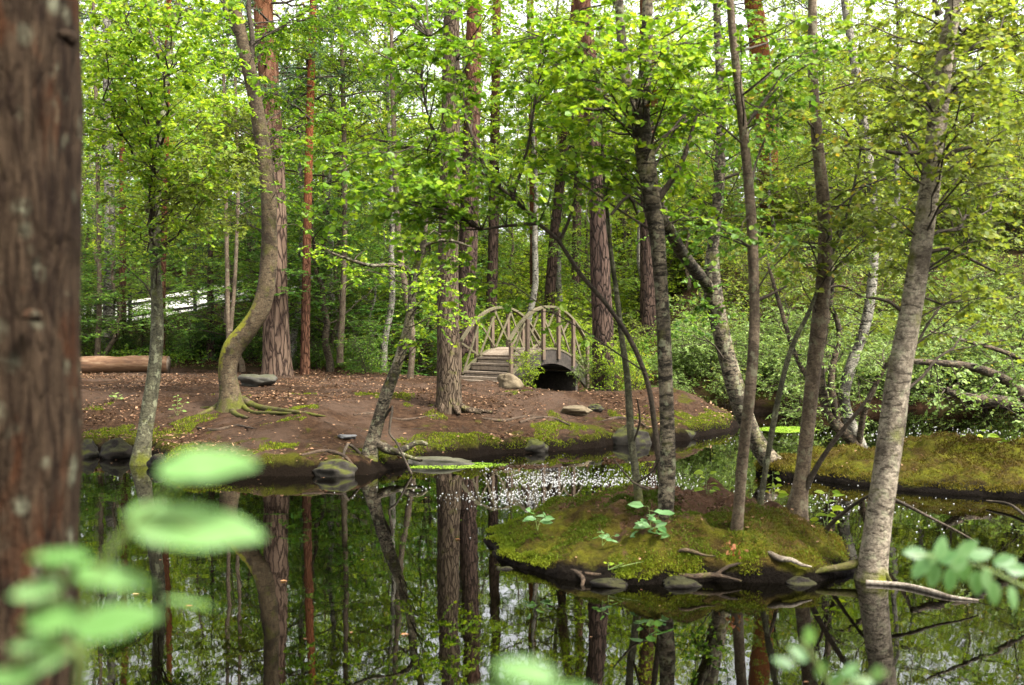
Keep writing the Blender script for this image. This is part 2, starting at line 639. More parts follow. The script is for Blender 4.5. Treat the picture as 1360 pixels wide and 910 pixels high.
M = {}
M['alder_leaf'] = leaf_mat('alder_leaf', (0.04, 0.095, 0.01), (0.11, 0.195, 0.014), (0.235, 0.30, 0.02), 1.65, 0.42)
M['birch_leaf'] = leaf_mat('birch_leaf', (0.06, 0.12, 0.016), (0.10, 0.17, 0.025), (0.16, 0.22, 0.03), 1.6, 0.45, yellow=0.05)
M['mid_leaf'] = leaf_mat('mid_leaf', (0.03, 0.075, 0.013), (0.075, 0.145, 0.018), (0.165, 0.235, 0.026), 1.55, 0.4, 0.4)
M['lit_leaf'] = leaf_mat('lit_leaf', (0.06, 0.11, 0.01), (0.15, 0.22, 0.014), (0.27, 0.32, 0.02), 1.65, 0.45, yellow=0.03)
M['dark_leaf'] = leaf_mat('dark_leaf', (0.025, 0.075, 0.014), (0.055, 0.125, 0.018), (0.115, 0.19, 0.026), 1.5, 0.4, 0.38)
M['grey_leaf'] = leaf_mat('grey_leaf', (0.075, 0.13, 0.028), (0.135, 0.2, 0.05), (0.21, 0.27, 0.085), 1.5, 0.38, 0.4, yellow=0.03)
M['olive_leaf'] = leaf_mat('olive_leaf', (0.075, 0.11, 0.018), (0.12, 0.155, 0.025), (0.18, 0.2, 0.03), 1.6, 0.45, yellow=0.08)
M['pine_needle'] = leaf_mat('pine_needle', (0.03, 0.065, 0.03), (0.05, 0.095, 0.042), (0.085, 0.13, 0.05), 1.2, 0.25, 0.5)
M['brown_needle'] = leaf_mat('brown_needle', (0.12, 0.05, 0.02), (0.2, 0.085, 0.03), (0.28, 0.13, 0.05), 1.2, 0.3, 0.6)
M['spruce_needle'] = leaf_mat('spruce_needle', (0.012, 0.04, 0.014), (0.025, 0.065, 0.02), (0.05, 0.1, 0.026), 1.2, 0.25, 0.5)
M['front_leaf'] = leaf_mat('front_leaf', (0.13, 0.29, 0.07), (0.21, 0.38, 0.13), (0.28, 0.44, 0.2), 1.5, 0.5, 0.5, spec=0.3)
M['sprig_leaf'] = leaf_mat('sprig_leaf', (0.07, 0.17, 0.05), (0.13, 0.25, 0.09), (0.2, 0.32, 0.15), 1.5, 0.45, 0.4, spec=0.4)
M['dead_leaf'] = leaf_mat('dead_leaf', (0.14, 0.05, 0.02), (0.24, 0.1, 0.04), (0.34, 0.2, 0.1), 1.2, 0.25, 0.6)
M['litter'] = leaf_mat('litter', (0.03, 0.015, 0.008), (0.09, 0.043, 0.021), (0.30, 0.19, 0.11), 1.1, 0.1, 0.7)
M['moss_blade'] = leaf_mat('moss_blade', (0.025, 0.042, 0.004), (0.07, 0.098, 0.006), (0.155, 0.175, 0.01), 1.4, 0.35, 0.7, spec=0.1)
M['ochre_moss'] = leaf_mat('ochre_moss', (0.03, 0.021, 0.004), (0.07, 0.051, 0.007), (0.11, 0.095, 0.009), 1.4, 0.35, 0.7, spec=0.1)

M['pine_big'] = pine_bark('pine_big', (0.25, 0.175, 0.125), (0.16, 0.105, 0.075), (0.03, 0.018, 0.014), (0.30, 0.13, 0.06), 5.5, 10.0, 8.0)
M['pine_thin'] = pine_bark('pine_thin', (0.24, 0.12, 0.07), (0.16, 0.075, 0.045), (0.05, 0.022, 0.014), (0.36, 0.13, 0.05), 2.5, 6.0, 16.0)
M['pine_grey'] = pine_bark('pine_grey', (0.19, 0.145, 0.10), (0.13, 0.095, 0.066), (0.045, 0.03, 0.02), None, scale=22.0, moss=0.5)
M['pine_dark'] = pine_bark('pine_dark', (0.15, 0.098, 0.075), (0.085, 0.054, 0.042), (0.012, 0.008, 0.006), (0.24, 0.105, 0.055), 5.0, 10.0, 13.0)
M['alder_grey'] = smooth_bark('alder_grey', (0.36, 0.31, 0.24), (0.20, 0.165, 0.125), (0.045, 0.035, 0.025), 0.54, 0.3, 0.35, 0.12, 0.64, gain=0.8)
M['birch_patch'] = smooth_bark('birch_patch', (0.27, 0.225, 0.16), (0.145, 0.115, 0.08), (0.02, 0.016, 0.011), 0.49, 0.5, 0.5, 0.15, 0.6, gain=0.7)
M['alder_dark'] = smooth_bark('alder_dark', (0.2, 0.15, 0.1), (0.11, 0.082, 0.055), (0.022, 0.017, 0.012), 0.5, 0.2, 0.35, 0.0, 0.62)
M['thin_grey'] = smooth_bark('thin_grey', (0.235, 0.18, 0.125), (0.15, 0.11, 0.075), (0.05, 0.036, 0.024), 0.58, 0.35, 0.4, 0.0, 0.66, gain=0.62)
M['mossy_green'] = smooth_bark('mossy_green', (0.17, 0.16, 0.10), (0.10, 0.095, 0.06), (0.03, 0.028, 0.018), 0.55, 0.6, 0.6, 0.3, 0.56)
M['mossy_bent'] = smooth_bark('mossy_bent', (0.21, 0.155, 0.09), (0.12, 0.088, 0.052), (0.035, 0.024, 0.015), 0.55, 0.15, 0.45, 0.45, 0.6, gain=0.46, side=True)
M['root_wood'] = smooth_bark('root_wood', (0.13, 0.09, 0.06), (0.075, 0.05, 0.034), (0.025, 0.018, 0.012), 0.56, 0.0, 0.5, 0.0, 0.58)
M['birch_white'] = smooth_bark('birch_white', (0.5, 0.47, 0.40), (0.34, 0.31, 0.25), (0.02, 0.018, 0.014), 0.53, 0.0, 0.0)
M['twig'] = smooth_bark('twig', (0.12, 0.095, 0.07), (0.075, 0.058, 0.042), (0.03, 0.024, 0.018), 0.6)
M['pale_wood'] = smooth_bark('pale_wood', (0.42, 0.37, 0.31), (0.28, 0.24, 0.19), (0.08, 0.06, 0.045), 0.62, zs=0.6)
M['green_stem'] = NT('green_stem').base((0.12, 0.17, 0.04), 0.5, 0.4)


def near_bark():
    t = NT('near_bark')
    v = t.coords((1, 1, 0.16))
    n = t.noise(v, 26.0, 6, 0.7, 0.7)
    v2 = t.coords((1, 1, 0.3))
    n2 = t.noise(v2, 9.0, 4, 0.6, 0.4)
    n3 = t.noise(t.coords((1, 1, 0.5)), 70.0, 4, 0.7)
    col = t.mix(t.ramp(n, [(0.4, 0.0), (0.58, 1.0)]), (0.045, 0.028, 0.018), (0.17, 0.115, 0.072))
    col = t.mix(t.math('MULTIPLY', t.ramp(n2, [(0.55, 0.0), (0.66, 1.0)]), 0.75), col, (0.2, 0.075, 0.03))
    col = t.mix(t.math('MULTIPLY', n3, 0.5), col, (0.05, 0.032, 0.024))
    vo = t.n('ShaderNodeTexVoronoi')
    vo.inputs['Scale'].default_value = 14.0
    t.l(t.coords((1, 1, 0.8)), vo.inputs['Vector'])
    lich = t.math('MULTIPLY', t.ramp(vo.outputs['Distance'], [(0.10, 1.0), (0.42, 0.0)]), t.ramp(t.noise(t.coords(), 9.0, 4), [(0.49, 0.0), (0.58, 1.0)]))
    col = t.mix(lich, col, (0.36, 0.36, 0.25))
    ve = t.n('ShaderNodeTexVoronoi', feature='DISTANCE_TO_EDGE')
    ve.inputs['Scale'].default_value = 36.0
    wv = t.n('ShaderNodeVectorMath', operation='ADD')
    nz = t.n('ShaderNodeTexNoise')
    nz.inputs['Scale'].default_value = 16.0
    t.l(v, nz.inputs['Vector'])
    sc = t.n('ShaderNodeVectorMath', operation='SCALE')
    sc.inputs['Scale'].default_value = 0.06
    t.l(nz.outputs['Color'], sc.inputs[0])
    t.l(v, wv.inputs[0])
    t.l(sc.outputs[0], wv.inputs[1])
    t.l(wv.outputs[0], ve.inputs['Vector'])
    fis = t.ramp(t.math('ADD', ve.outputs['Distance'], t.math('MULTIPLY', t.math('SUBTRACT', n3, 0.5), 0.15)), [(0.02, 0.0), (0.22, 1.0)])
    col = t.mix(t.math('MULTIPLY', t.math('SUBTRACT', 1.0, fis), 0.25), col, (0.012, 0.007, 0.005))
    t.bump(t.math('ADD', t.math('MULTIPLY', fis, 0.6), t.math('MULTIPLY', n3, 0.7)), 0.8, 0.02)
    return t.base(col, 0.95, 0.05, 0.25)


M['near_bark'] = near_bark()


def timber(name, light, dark, axis_scale, moss=0.0):
    t = NT(name)
    n = t.noise(t.coords(axis_scale), 14.0, 5, 0.7, 0.3)
    n2 = t.noise(t.coords(), 3.0, 4)
    col = t.mix(t.ramp(n, [(0.3, 0.0), (0.7, 1.0)]), dark, light)
    col = t.mix(t.math('MULTIPLY', t.ramp(n2, [(0.45, 0.0), (0.7, 1.0)]), 0.6), col, t.mix(0.5, col, dark))
    r = t.math('MULTIPLY', t.attr('rnd'), 0.5)
    col = t.mix(r, col, dark)
    if moss:
        col = t.mix(t.math('MULTIPLY', t.ramp(t.noise(t.coords(), 6.0, 4), [(0.5, 0.0), (0.62, 1.0)]), moss), col, (0.14, 0.155, 0.06))
    t.bump(n, 0.5, 0.01)
    return t.base(col, 0.88, 0.15, 0.46)


M['deck_wood'] = timber('deck_wood', (0.50, 0.41, 0.32), (0.22, 0.17, 0.125), (1, 1, 1))
M['rail_wood'] = timber('rail_wood', (0.27, 0.235, 0.15), (0.13, 0.105, 0.065), (1, 1, 1), 0.5)
M['post_wood'] = timber('post_wood', (0.27, 0.20, 0.145), (0.13, 0.09, 0.065), (1, 1, 0.15))
M['beam_wood'] = timber('beam_wood', (0.12, 0.10, 0.085), (0.035, 0.03, 0.026), (1, 1, 1))
M['fence_wood'] = timber('fence_wood', (0.13, 0.12, 0.11), (0.05, 0.045, 0.04), (1, 1, 1))


def log_mat():
    t = NT('log_wood')
    n = t.noise(t.coords((0.12, 1, 1)), 12.0, 6, 0.7, 0.5)
    n2 = t.noise(t.coords((0.4, 1, 1)), 3.0, 4)
    col = t.ramp(n, [(0.3, (0.07, 0.035, 0.02)), (0.5, (0.24, 0.13, 0.07)), (0.72, (0.44, 0.31, 0.2))])
    col = t.mix(t.ramp(n2, [(0.5, 0.0), (0.62, 0.85)]), col, (0.2, 0.105, 0.05))
    t.bump(n, 0.8, 0.02)
    return t.base(col, 0.8, 0.2, 0.42)


M['log_wood'] = log_mat()
M['log_end'] = timber('log_end', (0.42, 0.34, 0.27), (0.2, 0.15, 0.11), (1, 1, 1))


def rock_mat(name, light, dark, moss=0.0):
    t = NT(name)
    n = t.noise(t.coords(), 5.0, 6, 0.65)
    n2 = t.noise(t.coords(), 45.0, 4, 0.7)
    col = t.mix(t.ramp(n, [(0.35, 0.0), (0.65, 1.0)]), dark, light)
    col = t.mix(t.math('MULTIPLY', n2, 0.5), col, dark)
    if moss:
        g = t.n('ShaderNodeNewGeometry')
        sx = t.n('ShaderNodeSeparateXYZ')
        t.l(g.outputs['Normal'], sx.inputs[0])
        f = t.math('MULTIPLY', t.ramp(t.math('ADD', t.math('MULTIPLY', sx.outputs['Z'], 0.45), t.math('MULTIPLY', t.noise(t.coords(), 4.0, 4), 0.8)), [(0.62, 0.0), (0.76, 1.0)]), moss)
        col = t.mix(f, col, t.mix(t.noise(t.coords(), 25.0, 3), MOSS_D, (0.17, 0.18, 0.02)))
    t.bump(t.math('ADD', n, t.math('MULTIPLY', n2, 0.4)), 0.6, 0.03)
    return t.base(col, 0.88, 0.2, 0.36)


M['rock_grey'] = rock_mat('rock_grey', (0.24, 0.225, 0.19), (0.10, 0.095, 0.08), 0.35)
M['rock_tan'] = rock_mat('rock_tan', (0.36, 0.29, 0.18), (0.19, 0.145, 0.09))
M['rock_mossy'] = rock_mat('rock_mossy', (0.095, 0.083, 0.065), (0.03, 0.026, 0.02), 0.85)
M['peat'] = rock_mat('peat', (0.03, 0.022, 0.013), (0.01, 0.007, 0.005), 0.25)
M['slab_blue'] = rock_mat('slab_blue', (0.34, 0.34, 0.35), (0.24, 0.24, 0.25))


def ground_mat():
    t = NT('forest_floor')
    g = t.n('ShaderNodeTexCoord').outputs['Object']
    sd = t.attr('shore')
    far = t.attr('far')
    n1 = t.noise(g, 0.9, 5, 0.6)
    n2 = t.noise(g, 9.0, 6, 0.75)
    n3 = t.noise(g, 60.0, 4, 0.8)
    col = t.ramp(n2, [(0.3, (0.035, 0.019, 0.011)), (0.48, (0.09, 0.05, 0.029)), (0.68, (0.19, 0.108, 0.06))])
    col = t.mix(t.ramp(n1, [(0.45, 0.0), (0.62, 0.75)]), col, (0.19, 0.125, 0.09))
    col = t.mix(t.ramp(n3, [(0.6, 0.0), (0.72, 0.6)]), col, (0.28, 0.165, 0.09))
    col = t.mix(t.ramp(n3, [(0.28, 0.7), (0.42, 0.0)]), col, (0.035, 0.018, 0.012))
    # moss on the rim of the bank
    nm = t.noise(g, 2.2, 5, 0.65)
    rim = t.math('SUBTRACT', 1.0, t.math('DIVIDE', sd, 2.3), True)
    mf = t.ramp(t.math('ADD', t.math('MULTIPLY', rim, 0.30), t.math('MULTIPLY', nm, 0.95)), [(0.69, 0.0), (0.77, 1.0)])
    mc = t.mix(t.noise(g, 30.0, 4, 0.7), (0.04, 0.045, 0.005), (0.2, 0.21, 0.018))
    col = t.mix(t.math('MULTIPLY', mf, 0.9), col, mc)
    # wet dark soil at and below the waterline
    sx = t.n('ShaderNodeSeparateXYZ')
    t.l(g, sx.inputs[0])
    zz = t.math('ADD', sx.outputs['Z'], t.math('MULTIPLY', t.math('SUBTRACT', n2, 0.5), 0.3))
    wet = t.ramp(zz, [(0.12, 1.0), (0.22, 0.0)])
    col = t.mix(wet, col, (0.02, 0.013, 0.008))
    # forest floor under the trees
    gf = t.ramp(t.noise(g, 1.1, 5, 0.65), [(0.47, 0.0), (0.6, 1.0)])
    fc = t.mix(gf, t.mix(n2, (0.06, 0.03, 0.018), (0.2, 0.11, 0.06)), t.mix(n2, (0.03, 0.045, 0.01), (0.11, 0.12, 0.025)))
    col = t.mix(far, col, fc)
    t.bump(t.math('ADD', n2, t.math('MULTIPLY', n3, 0.6)), 0.9, 0.06)
    return t.base(col, 0.95, 0.05, 0.33)


M['ground'] = ground_mat()


def island_mat(name, mossy):
    t = NT(name)
    g = t.coords()
    h = t.attr('h')
    n = t.noise(g, 2.6, 5, 0.65)
    n2 = t.noise(g, 14.0, 5, 0.7)
    n3 = t.noise(g, 70.0, 3, 0.8)
    moss = t.mix(t.ramp(n2, [(0.3, 0.0), (0.7, 1.0)]), (0.055, 0.06, 0.006), (0.18, 0.18, 0.013))
    och = t.mix(t.ramp(n2, [(0.3, 0.0), (0.7, 1.0)]), (0.04, 0.026, 0.009), (0.12, 0.085, 0.018))
    dirt = t.mix(n2, (0.06, 0.032, 0.022), (0.19, 0.105, 0.065))
    col = t.mix(t.ramp(n, [(0.42, 0.0), (0.56, 1.0)]), och, moss)
    col = t.mix(t.ramp(t.math('ADD', t.attr('dirt'), t.math('MULTIPLY', t.math('SUBTRACT', n, 0.5), 2.2)), [(0.36, 0.0), (0.5, 1.0)]), col, dirt)
    col = t.mix(t.ramp(n3, [(0.3, 0.6), (0.45, 0.0)]), col, (0.03, 0.022, 0.008))
    low = t.ramp(t.math('ADD', h, t.math('MULTIPLY', t.math('SUBTRACT', n, 0.5), 0.26)), [(0.07, 1.0), (0.13, 0.0)])
    col = t.mix(low, col, (0.010, 0.007, 0.0045))
    t.bump(t.math('ADD', n2, t.math('MULTIPLY', n3, 0.5)), 0.9, 0.04)
    return t.base(col, 0.95, 0.06, 0.42)


M['island'] = island_mat('island_moss', 1)


def water_mat():
    t = NT('pond_water')
    g = t.coords((1, 0.55, 1))
    n = t.noise(g, 2.2, 2, 0.5)
    n2 = t.noise(g, 9.0, 2, 0.5)
    m = t.noise(t.coords(), 0.35, 2)
    h = t.math('ADD', t.math('MULTIPLY', n, 1.0), t.math('MULTIPLY', n2, 0.18))
    h = t.math('MULTIPLY', h, t.ramp(m, [(0.35, 0.35), (0.65, 1.0)]))
    t.bump(h, 0.07, 0.03)
    t.base((0.0006, 0.0005, 0.0002), 0.0, 0.5)
    t.b.inputs['IOR'].default_value = 1.78
    t.b.inputs['Roughness'].default_value = 0.015
    return t.m


M['water'] = water_mat()
M['foam'] = NT('white_fluff').base((0.24, 0.24, 0.235), 0.9, 0.05)
M['duckweed'] = leaf_mat('duckweed', (0.12, 0.22, 0.015), (0.17, 0.28, 0.02), (0.22, 0.33, 0.03), 1.2, 0.1, 0.5)
M['pale_weed'] = leaf_mat('pale_weed', (0.22, 0.28, 0.14), (0.3, 0.36, 0.2), (0.36, 0.42, 0.26), 1.2, 0.1, 0.4)
M['path'] = NT('path')
M['path'] = M['path'].base((0.45, 0.43, 0.41), 0.9, 0.2)

# ------------------------------------------------------------------ ground, water, islands
def axis(fine0, fine1, step, lo, hi, grow=1.14):
    a = list(np.arange(fine0, fine1 + 1e-6, step))
    s, q = step, a[-1]
    while q < hi:
        s *= grow
        q += s
        a.append(min(q, hi))
    s, q = step, a[0]
    b = []
    while q > lo:
        s *= grow
        q -= s
        b.append(max(q, lo))
    return np.array(b[::-1] + a)


def grid_faces(nx, ny):
    i = np.arange(ny - 1)[:, None] * nx
    j = np.arange(nx - 1)[None]
    return np.stack([i + j, i + j + 1, i + nx + j + 1, i + nx + j], -1).reshape(-1, 4)


gx, gy = axis(-9, 7, 0.075, -160, 160), axis(12.6, 25, 0.075, -40, 220)
GX, GY = np.meshgrid(gx, gy)
gz, gsd = terrain(GX, GY, True)
gfar = np.maximum(sstep((GY - 26.5 + 0.12 * (GX + 4)) / 2.5), sstep((GX - 2.2) / 2) * sstep((GY - 22.6) / 1.5))
gfar = np.maximum(gfar, sstep((-GX - 0.2) / 1.0) * sstep((GY - 24.5) / 1.5) * sstep((GX + 4.5) / 2))
mb = MB()
mb.add(np.stack([GX, GY, gz], -1), grid_faces(len(gx), len(gy)))
o = mb.build('ground', M['ground'], attr={'shore': gsd, 'far': gfar})
tag(o, 'brown leaf-strewn forest ground with mossy pond bank', 'ground', kind='structure')

mb = MB()
mb.add([(-24, -1, 0), (24, -1, 0), (24, 36, 0), (-24, 36, 0)], [(0, 1, 2, 3)])
tag(mb.build('pond_water', M['water']), 'dark still pond water mirroring the trees', 'water', kind='structure')


def island(name, label, cx, cy, rx, ry, prof, ex=3.0, rot=0.0, seed=0, dirt=None):
    """Low hump of moss and soil; prof(x, y) is its height, its rim drops steeply into the water."""
    na, nr = 260, 84
    a = np.arange(na) / na * 2 * math.pi
    rho = np.concatenate([np.linspace(0, 0.9, nr - 34), np.linspace(0.9, 1.0, 24)[1:], np.linspace(1.0, 1.1, 12)[1:]])
    nr = len(rho)
    ca, sa = np.cos(a), np.sin(a)
    k = (np.abs(ca) ** ex + np.abs(sa) ** ex) ** (-1 / ex)
    k = k * (1 + 0.09 * fbm(np.stack([ca * 1.8, sa * 1.8, np.full(na, seed * 1.0)], -1), 4))
    X0, Y0 = rho[:, None] * k * ca * rx, rho[:, None] * k * sa * ry
    cr, sr = math.cos(rot), math.sin(rot)
    X, Y = cx + X0 * cr - Y0 * sr, cy + X0 * sr + Y0 * cr
    q = xy0(X, Y, 1.0, seed)
    H = prof(X, Y) * (1 + 0.22 * fbm(q * 2.4, 3)) + 0.05 * fbm(q * 6, 3)
    rr = np.minimum(rho, 1.0)[:, None]
    an = fbm(np.stack([ca * 2.6, sa * 2.6, np.full(na, seed + 4.0)], -1), 3)[None]
    an2 = fbm(np.stack([ca * 6, sa * 6, np.full(na, seed + 9.0)], -1), 3)[None]
    z = H * (1 - rr ** np.clip(5.5 + 5.0 * an, 3.2, 10)) ** np.clip(0.5 + 0.3 * an2, 0.28, 0.8) + 0.02 * fbm(q * 19, 3) * (rr < 1)
    z = np.where(rho[:, None] > 0.999, -4.0 * (rho[:, None] - 1.0) - 0.02, z)
    # soil rim overhangs a little in places
    V = np.stack([X, Y, z], -1)
    i = np.arange(nr - 1)[:, None] * na
    j = np.arange(na)[None]
    Q = np.stack([i + j, i + na + j, i + na + (j + 1) % na, i + (j + 1) % na], -1).reshape(-1, 4)
    D = dirt(X, Y) if dirt is not None else np.zeros_like(X)
    mb = MB()
    mb.add(V, Q)
    o = mb.build(name, M['island'], attr={'h': z, 'dirt': np.broadcast_to(D, X.shape)})
    tag(o, label, 'island', kind='structure')
    return V.reshape(-1, 3), z.ravel(), np.broadcast_to(D, X.shape).ravel(), rho


PX1 = np.array([-0.5, -0.05, 0.35, 0.9, 1.5, 2.1, 2.5, 2.8, 3.2])
PH1 = np.array([0.06, 0.15, 0.27, 0.38, 0.43, 0.37, 0.29, 0.19, 0.10])


def prof1(x, y):
    return np.interp(x, PX1, PH1) * (0.62 + 0.38 * sstep((y - 7.5) / 1.3))


def dirt1(x, y):
    return 1.15 * np.exp(-((x - 1.6) / 1.05) ** 2 - ((y - 9.45) / 0.8) ** 2) + 0.45 * np.exp(-((x - 1.2) / 0.5) ** 2 - ((y - 8.3) / 0.5) ** 2)


isl1 = island('mossy_island', 'low mossy island with slim trees in the middle of the pond', 1.43, 8.95, 1.58, 1.33, prof1, 2.7, 0.0, 1, dirt1)


def prof2(x, y):
    return 0.10 + 0.30 * np.exp(-((y - 13.4) / 1.2) ** 2) + 0.10 * np.exp(-((x - 6.3) / 0.6) ** 2 - ((y - 12.6) / 0.6) ** 2) + 0.04 * np.sin(x * 2.3) - 0.13 * np.exp(-((y - 12.75 - 0.12 * np.sin(2.6 * x)) / 0.14) ** 2) * sstep((x - 4.9) / 0.5) - 0.08 * np.exp(-((y - 13.3 - 0.2 * np.sin(1.7 * x + 1)) / 0.12) ** 2) * sstep((x - 5.4) / 0.4)


isl2 = island('mossy_islet', 'wide moss covered islet at the right edge of the pond', 6.35, 13.2, 2.5, 1.75, prof2, 2.4, -0.12, 5)
isl3 = island('mossy_mound', 'small dark mossy mound at the foot of the leaning forked tree', 3.66, 13.3, 0.36, 0.34, lambda x, y: 0.22 + 0 * x, 2.2, 0.0, 8)


def moss_tufts(name, label, V, z, D, n, seed, lo, size, mat, dens=None):
    rng = np.random.default_rng(seed)
    ok = np.where((z > lo))[0]
    w = np.clip(1.05 - 1.3 * np.clip(D[ok] + 0.9 * fbm(V[ok] * 2.6, 3) * 0.8, 0, 1), 0.02, 1)
    if dens is not None:
        w = w * dens(V[ok])
    p = V[rng.choice(ok, n, p=w / w.sum())] + rng.normal(size=(n, 3)) * [0.022, 0.022, 0.0]
    L = Leaves('needle')
    TPL['tuft'] = (np.array([(-.22, 0, 0), (.22, 0, 0), (.10, 1, .1), (-.10, 1, .1)]), [(0, 1, 2, 3)])
    L.tpl = 'tuft'
    d = unit(UP + rng.normal(size=(n, 3)) * 0.7)
    L.add(p - UP * 0.006, d, rng.normal(size=(n, 3)), size * rng.uniform(0.5, 1.2, n))
    o = L.build(name, mat, seed=seed)
    tag(o, label, 'moss', kind='stuff')


# ------------------------------------------------------------------ hero trees
def px_path(rows, base_extra=0.25, top=None):
    """rows of (px, py, width in px, Y) -> (x, y, z, r) rows; adds a buried foot, and an extension above the frame."""
    out = []
    for px, py, w, Y in rows:
        p = at(px, py, Y)
        out.append((*p, 0.5 * w * Y / F))
    out = np.array(out)
    foot = out[0].copy()
    foot[2] -= base_extra
    foot[3] *= 1.25
    out = np.vstack([foot, out])
    if top:
        d = unit(out[-1, :3] - out[-2, :3]) * 0.5 + UP * 0.6
        d = unit(d)
        r = out[-1, 3]
        for k in range(1, 4):
            out = np.vstack([out, [*(out[-1, :3] + d * top / 3), r * (1 - k / 3.15)]])
    return out


DENS = 1.5


def hero(name, label, cat, rows, bark, top=4.0, forks=(), sprays=(), leaf='alder_leaf', tpl='round', lsize=0.07, seed=1, roots=(), step=0.031,
         twig=0.45, flare=1.0, sides=16, base_extra=0.25, rough=0.10, group=None, tw_gap=0.13, stubs=(), nmax=3.4):
    rng = np.random.default_rng(seed)
    path = px_path(rows, base_extra, top)
    base = path[1, :3].copy()
    root = thing(name, label, cat, base, group)
    P = smooth_path(path, 0.11)
    if flare > 1:
        d = P[:, 2] - base[2]
        P[:, 3] *= 1 + (flare - 1) * np.exp(-np.maximum(d, 0) / 0.22)
    mb = MB()
    tube(mb, P[:, :3], P[:, 3], sides, rough=rough, seed=seed)
    axes = [P]
    for fr in forks:
        q = np.array([(*at(px, py, Y), 0.5 * w * Y / F) for px, py, w, Y in fr])
        if len(fr[0]) and fr[-1][1] < 20:
            d = unit(q[-1, :3] - q[-2, :3]) + UP * 0.4
            q = np.vstack([q, [*(q[-1, :3] + unit(d) * 2.0), q[-1, 3] * 0.25]])
        q = smooth_path(q, 0.12)
        tube(mb, q[:, :3], q[:, 3], max(8, sides - 4), rough=rough, seed=seed + 3)
        axes.append(q)
    for rt in roots:
        q = smooth_path(np.array(rt), 0.08)
        tube(mb, q[:, :3], q[:, 3], 8, rough=0.15, seed=seed + 5)
    mb.build('trunk', M[bark], root, base)
    wood = MB()
    wood.v.append(np.zeros((0, 3)))
    groups = {}
    for sp in sprays:
        n, (x0, y0, x1, y1), (ya, yb) = sp[:3]
        opt = sp[3] if len(sp) > 3 else {}
        key = (opt.get('leaf', leaf), opt.get('tpl', tpl))
        lv = groups.setdefault(key, Leaves(key[1]))
        A = np.concatenate(axes)
        A = A[A[:, 2] > base[2] + opt.get('minh', 1.0)]
        for k in range(int(n * DENS)):
            tgt = at(rng.uniform(x0, x1), rng.uniform(y0, y1), rng.uniform(ya, yb))
            hd = np.hypot(*(A[:, :2] - tgt[:2]).T)
            want = tgt[2] - 0.35 * hd + rng.normal() * 0.25
            sc = np.abs(A[:, 2] - want) + 0.5 * hd
            i = int(np.argmin(sc))
            p0 = A[i, :3]
            L = np.linalg.norm(tgt - p0)
            if L > nmax:      # no longer than a real branch: start it part of the way, at the tip of another
                p0 = tgt + (p0 - tgt) * (nmax / L)
                p0 = p0 - UP * 0.0
                tube(wood, np.array([A[i, :3], (A[i, :3] + p0) / 2 + UP * 0.15, p0]), [min(A[i, 3] * 0.45, 0.024), 0.016, 0.012], 5)
            spray(wood, lv, p0, tgt, opt.get('r', min(max(0.008, A[i, 3] * 0.4), 0.006 + 0.0042 * min(L, nmax))), rng, opt.get('lsize', lsize), opt.get('twig', twig),
                  opt.get('step', step), opt.get('gap', tw_gap), opt.get('arch', 0.10), opt.get('depth', 1), 0.25, opt.get('droop', 0.3), bare=opt.get('bare', 0.0))
    for st in stubs:
        q = np.array([(*at(px, py, Y), 0.5 * w * Y / F) for px, py, w, Y in st])
        q = smooth_path(q, 0.1)
        tube(wood, q[:, :3], q[:, 3], 6, rough=0.1)
    if wood.n:
        wood.build('branches', M['twig'], root, base)
    for k, (key, lv) in enumerate(groups.items()):
        lv.build('crown', M[key[0]], root, base, seed + k)
    return root


# ---- prototypes copied into the wood behind
def proto_decid(name, label, seed, H, r, lo, spread, nb, lsize, step, leaf, bark, tpl='rhomb', twig=0.7, gap=0.2):
    rng = np.random.default_rng(seed)
    root = thing(name, label, 'tree')
    z = np.linspace(-0.3, H, 12)
    P = np.stack([0.12 * np.cumsum(rng.normal(size=12)), 0.12 * np.cumsum(rng.normal(size=12)), z, r * (1 - np.clip(z, 0, H) / H * 0.93)], -1)
    P[:2, :2] = 0
    P = smooth_path(P, 0.5)
    mb = MB()
    tube(mb, P[:, :3], P[:, 3], 8, rough=0.06, seed=seed)
    mb.build('trunk', M[bark], root)
    wood, lv = MB(), Leaves(tpl)
    for k in range(nb):
        u = (k + rng.random()) / nb
        h = lo + (H * 0.97 - lo) * u
        i = int(np.argmin(np.abs(P[:, 2] - h)))
        a = k * 2.4 + rng.normal() * 0.5
        L = spread * (0.6 + 0.45 * math.sin(math.pi * min(1, 0.25 + u * 0.8))) * rng.uniform(0.65, 1.2) * (1.15 - 0.75 * u)
        d = np.array([math.cos(a), math.sin(a), rng.uniform(0.05, 0.55) + 0.4 * u])
        p0 = P[i, :3]
        spray(wood, lv, p0, p0 + unit(d) * L, max(0.012, P[i, 3] * 0.4), rng, lsize, twig, step, gap, 0.06, 1, 0.25, 0.3, 4)
    wood.build('branches', M['twig'], root)
    lv.build('crown', M[leaf], root, seed=seed)
    return root


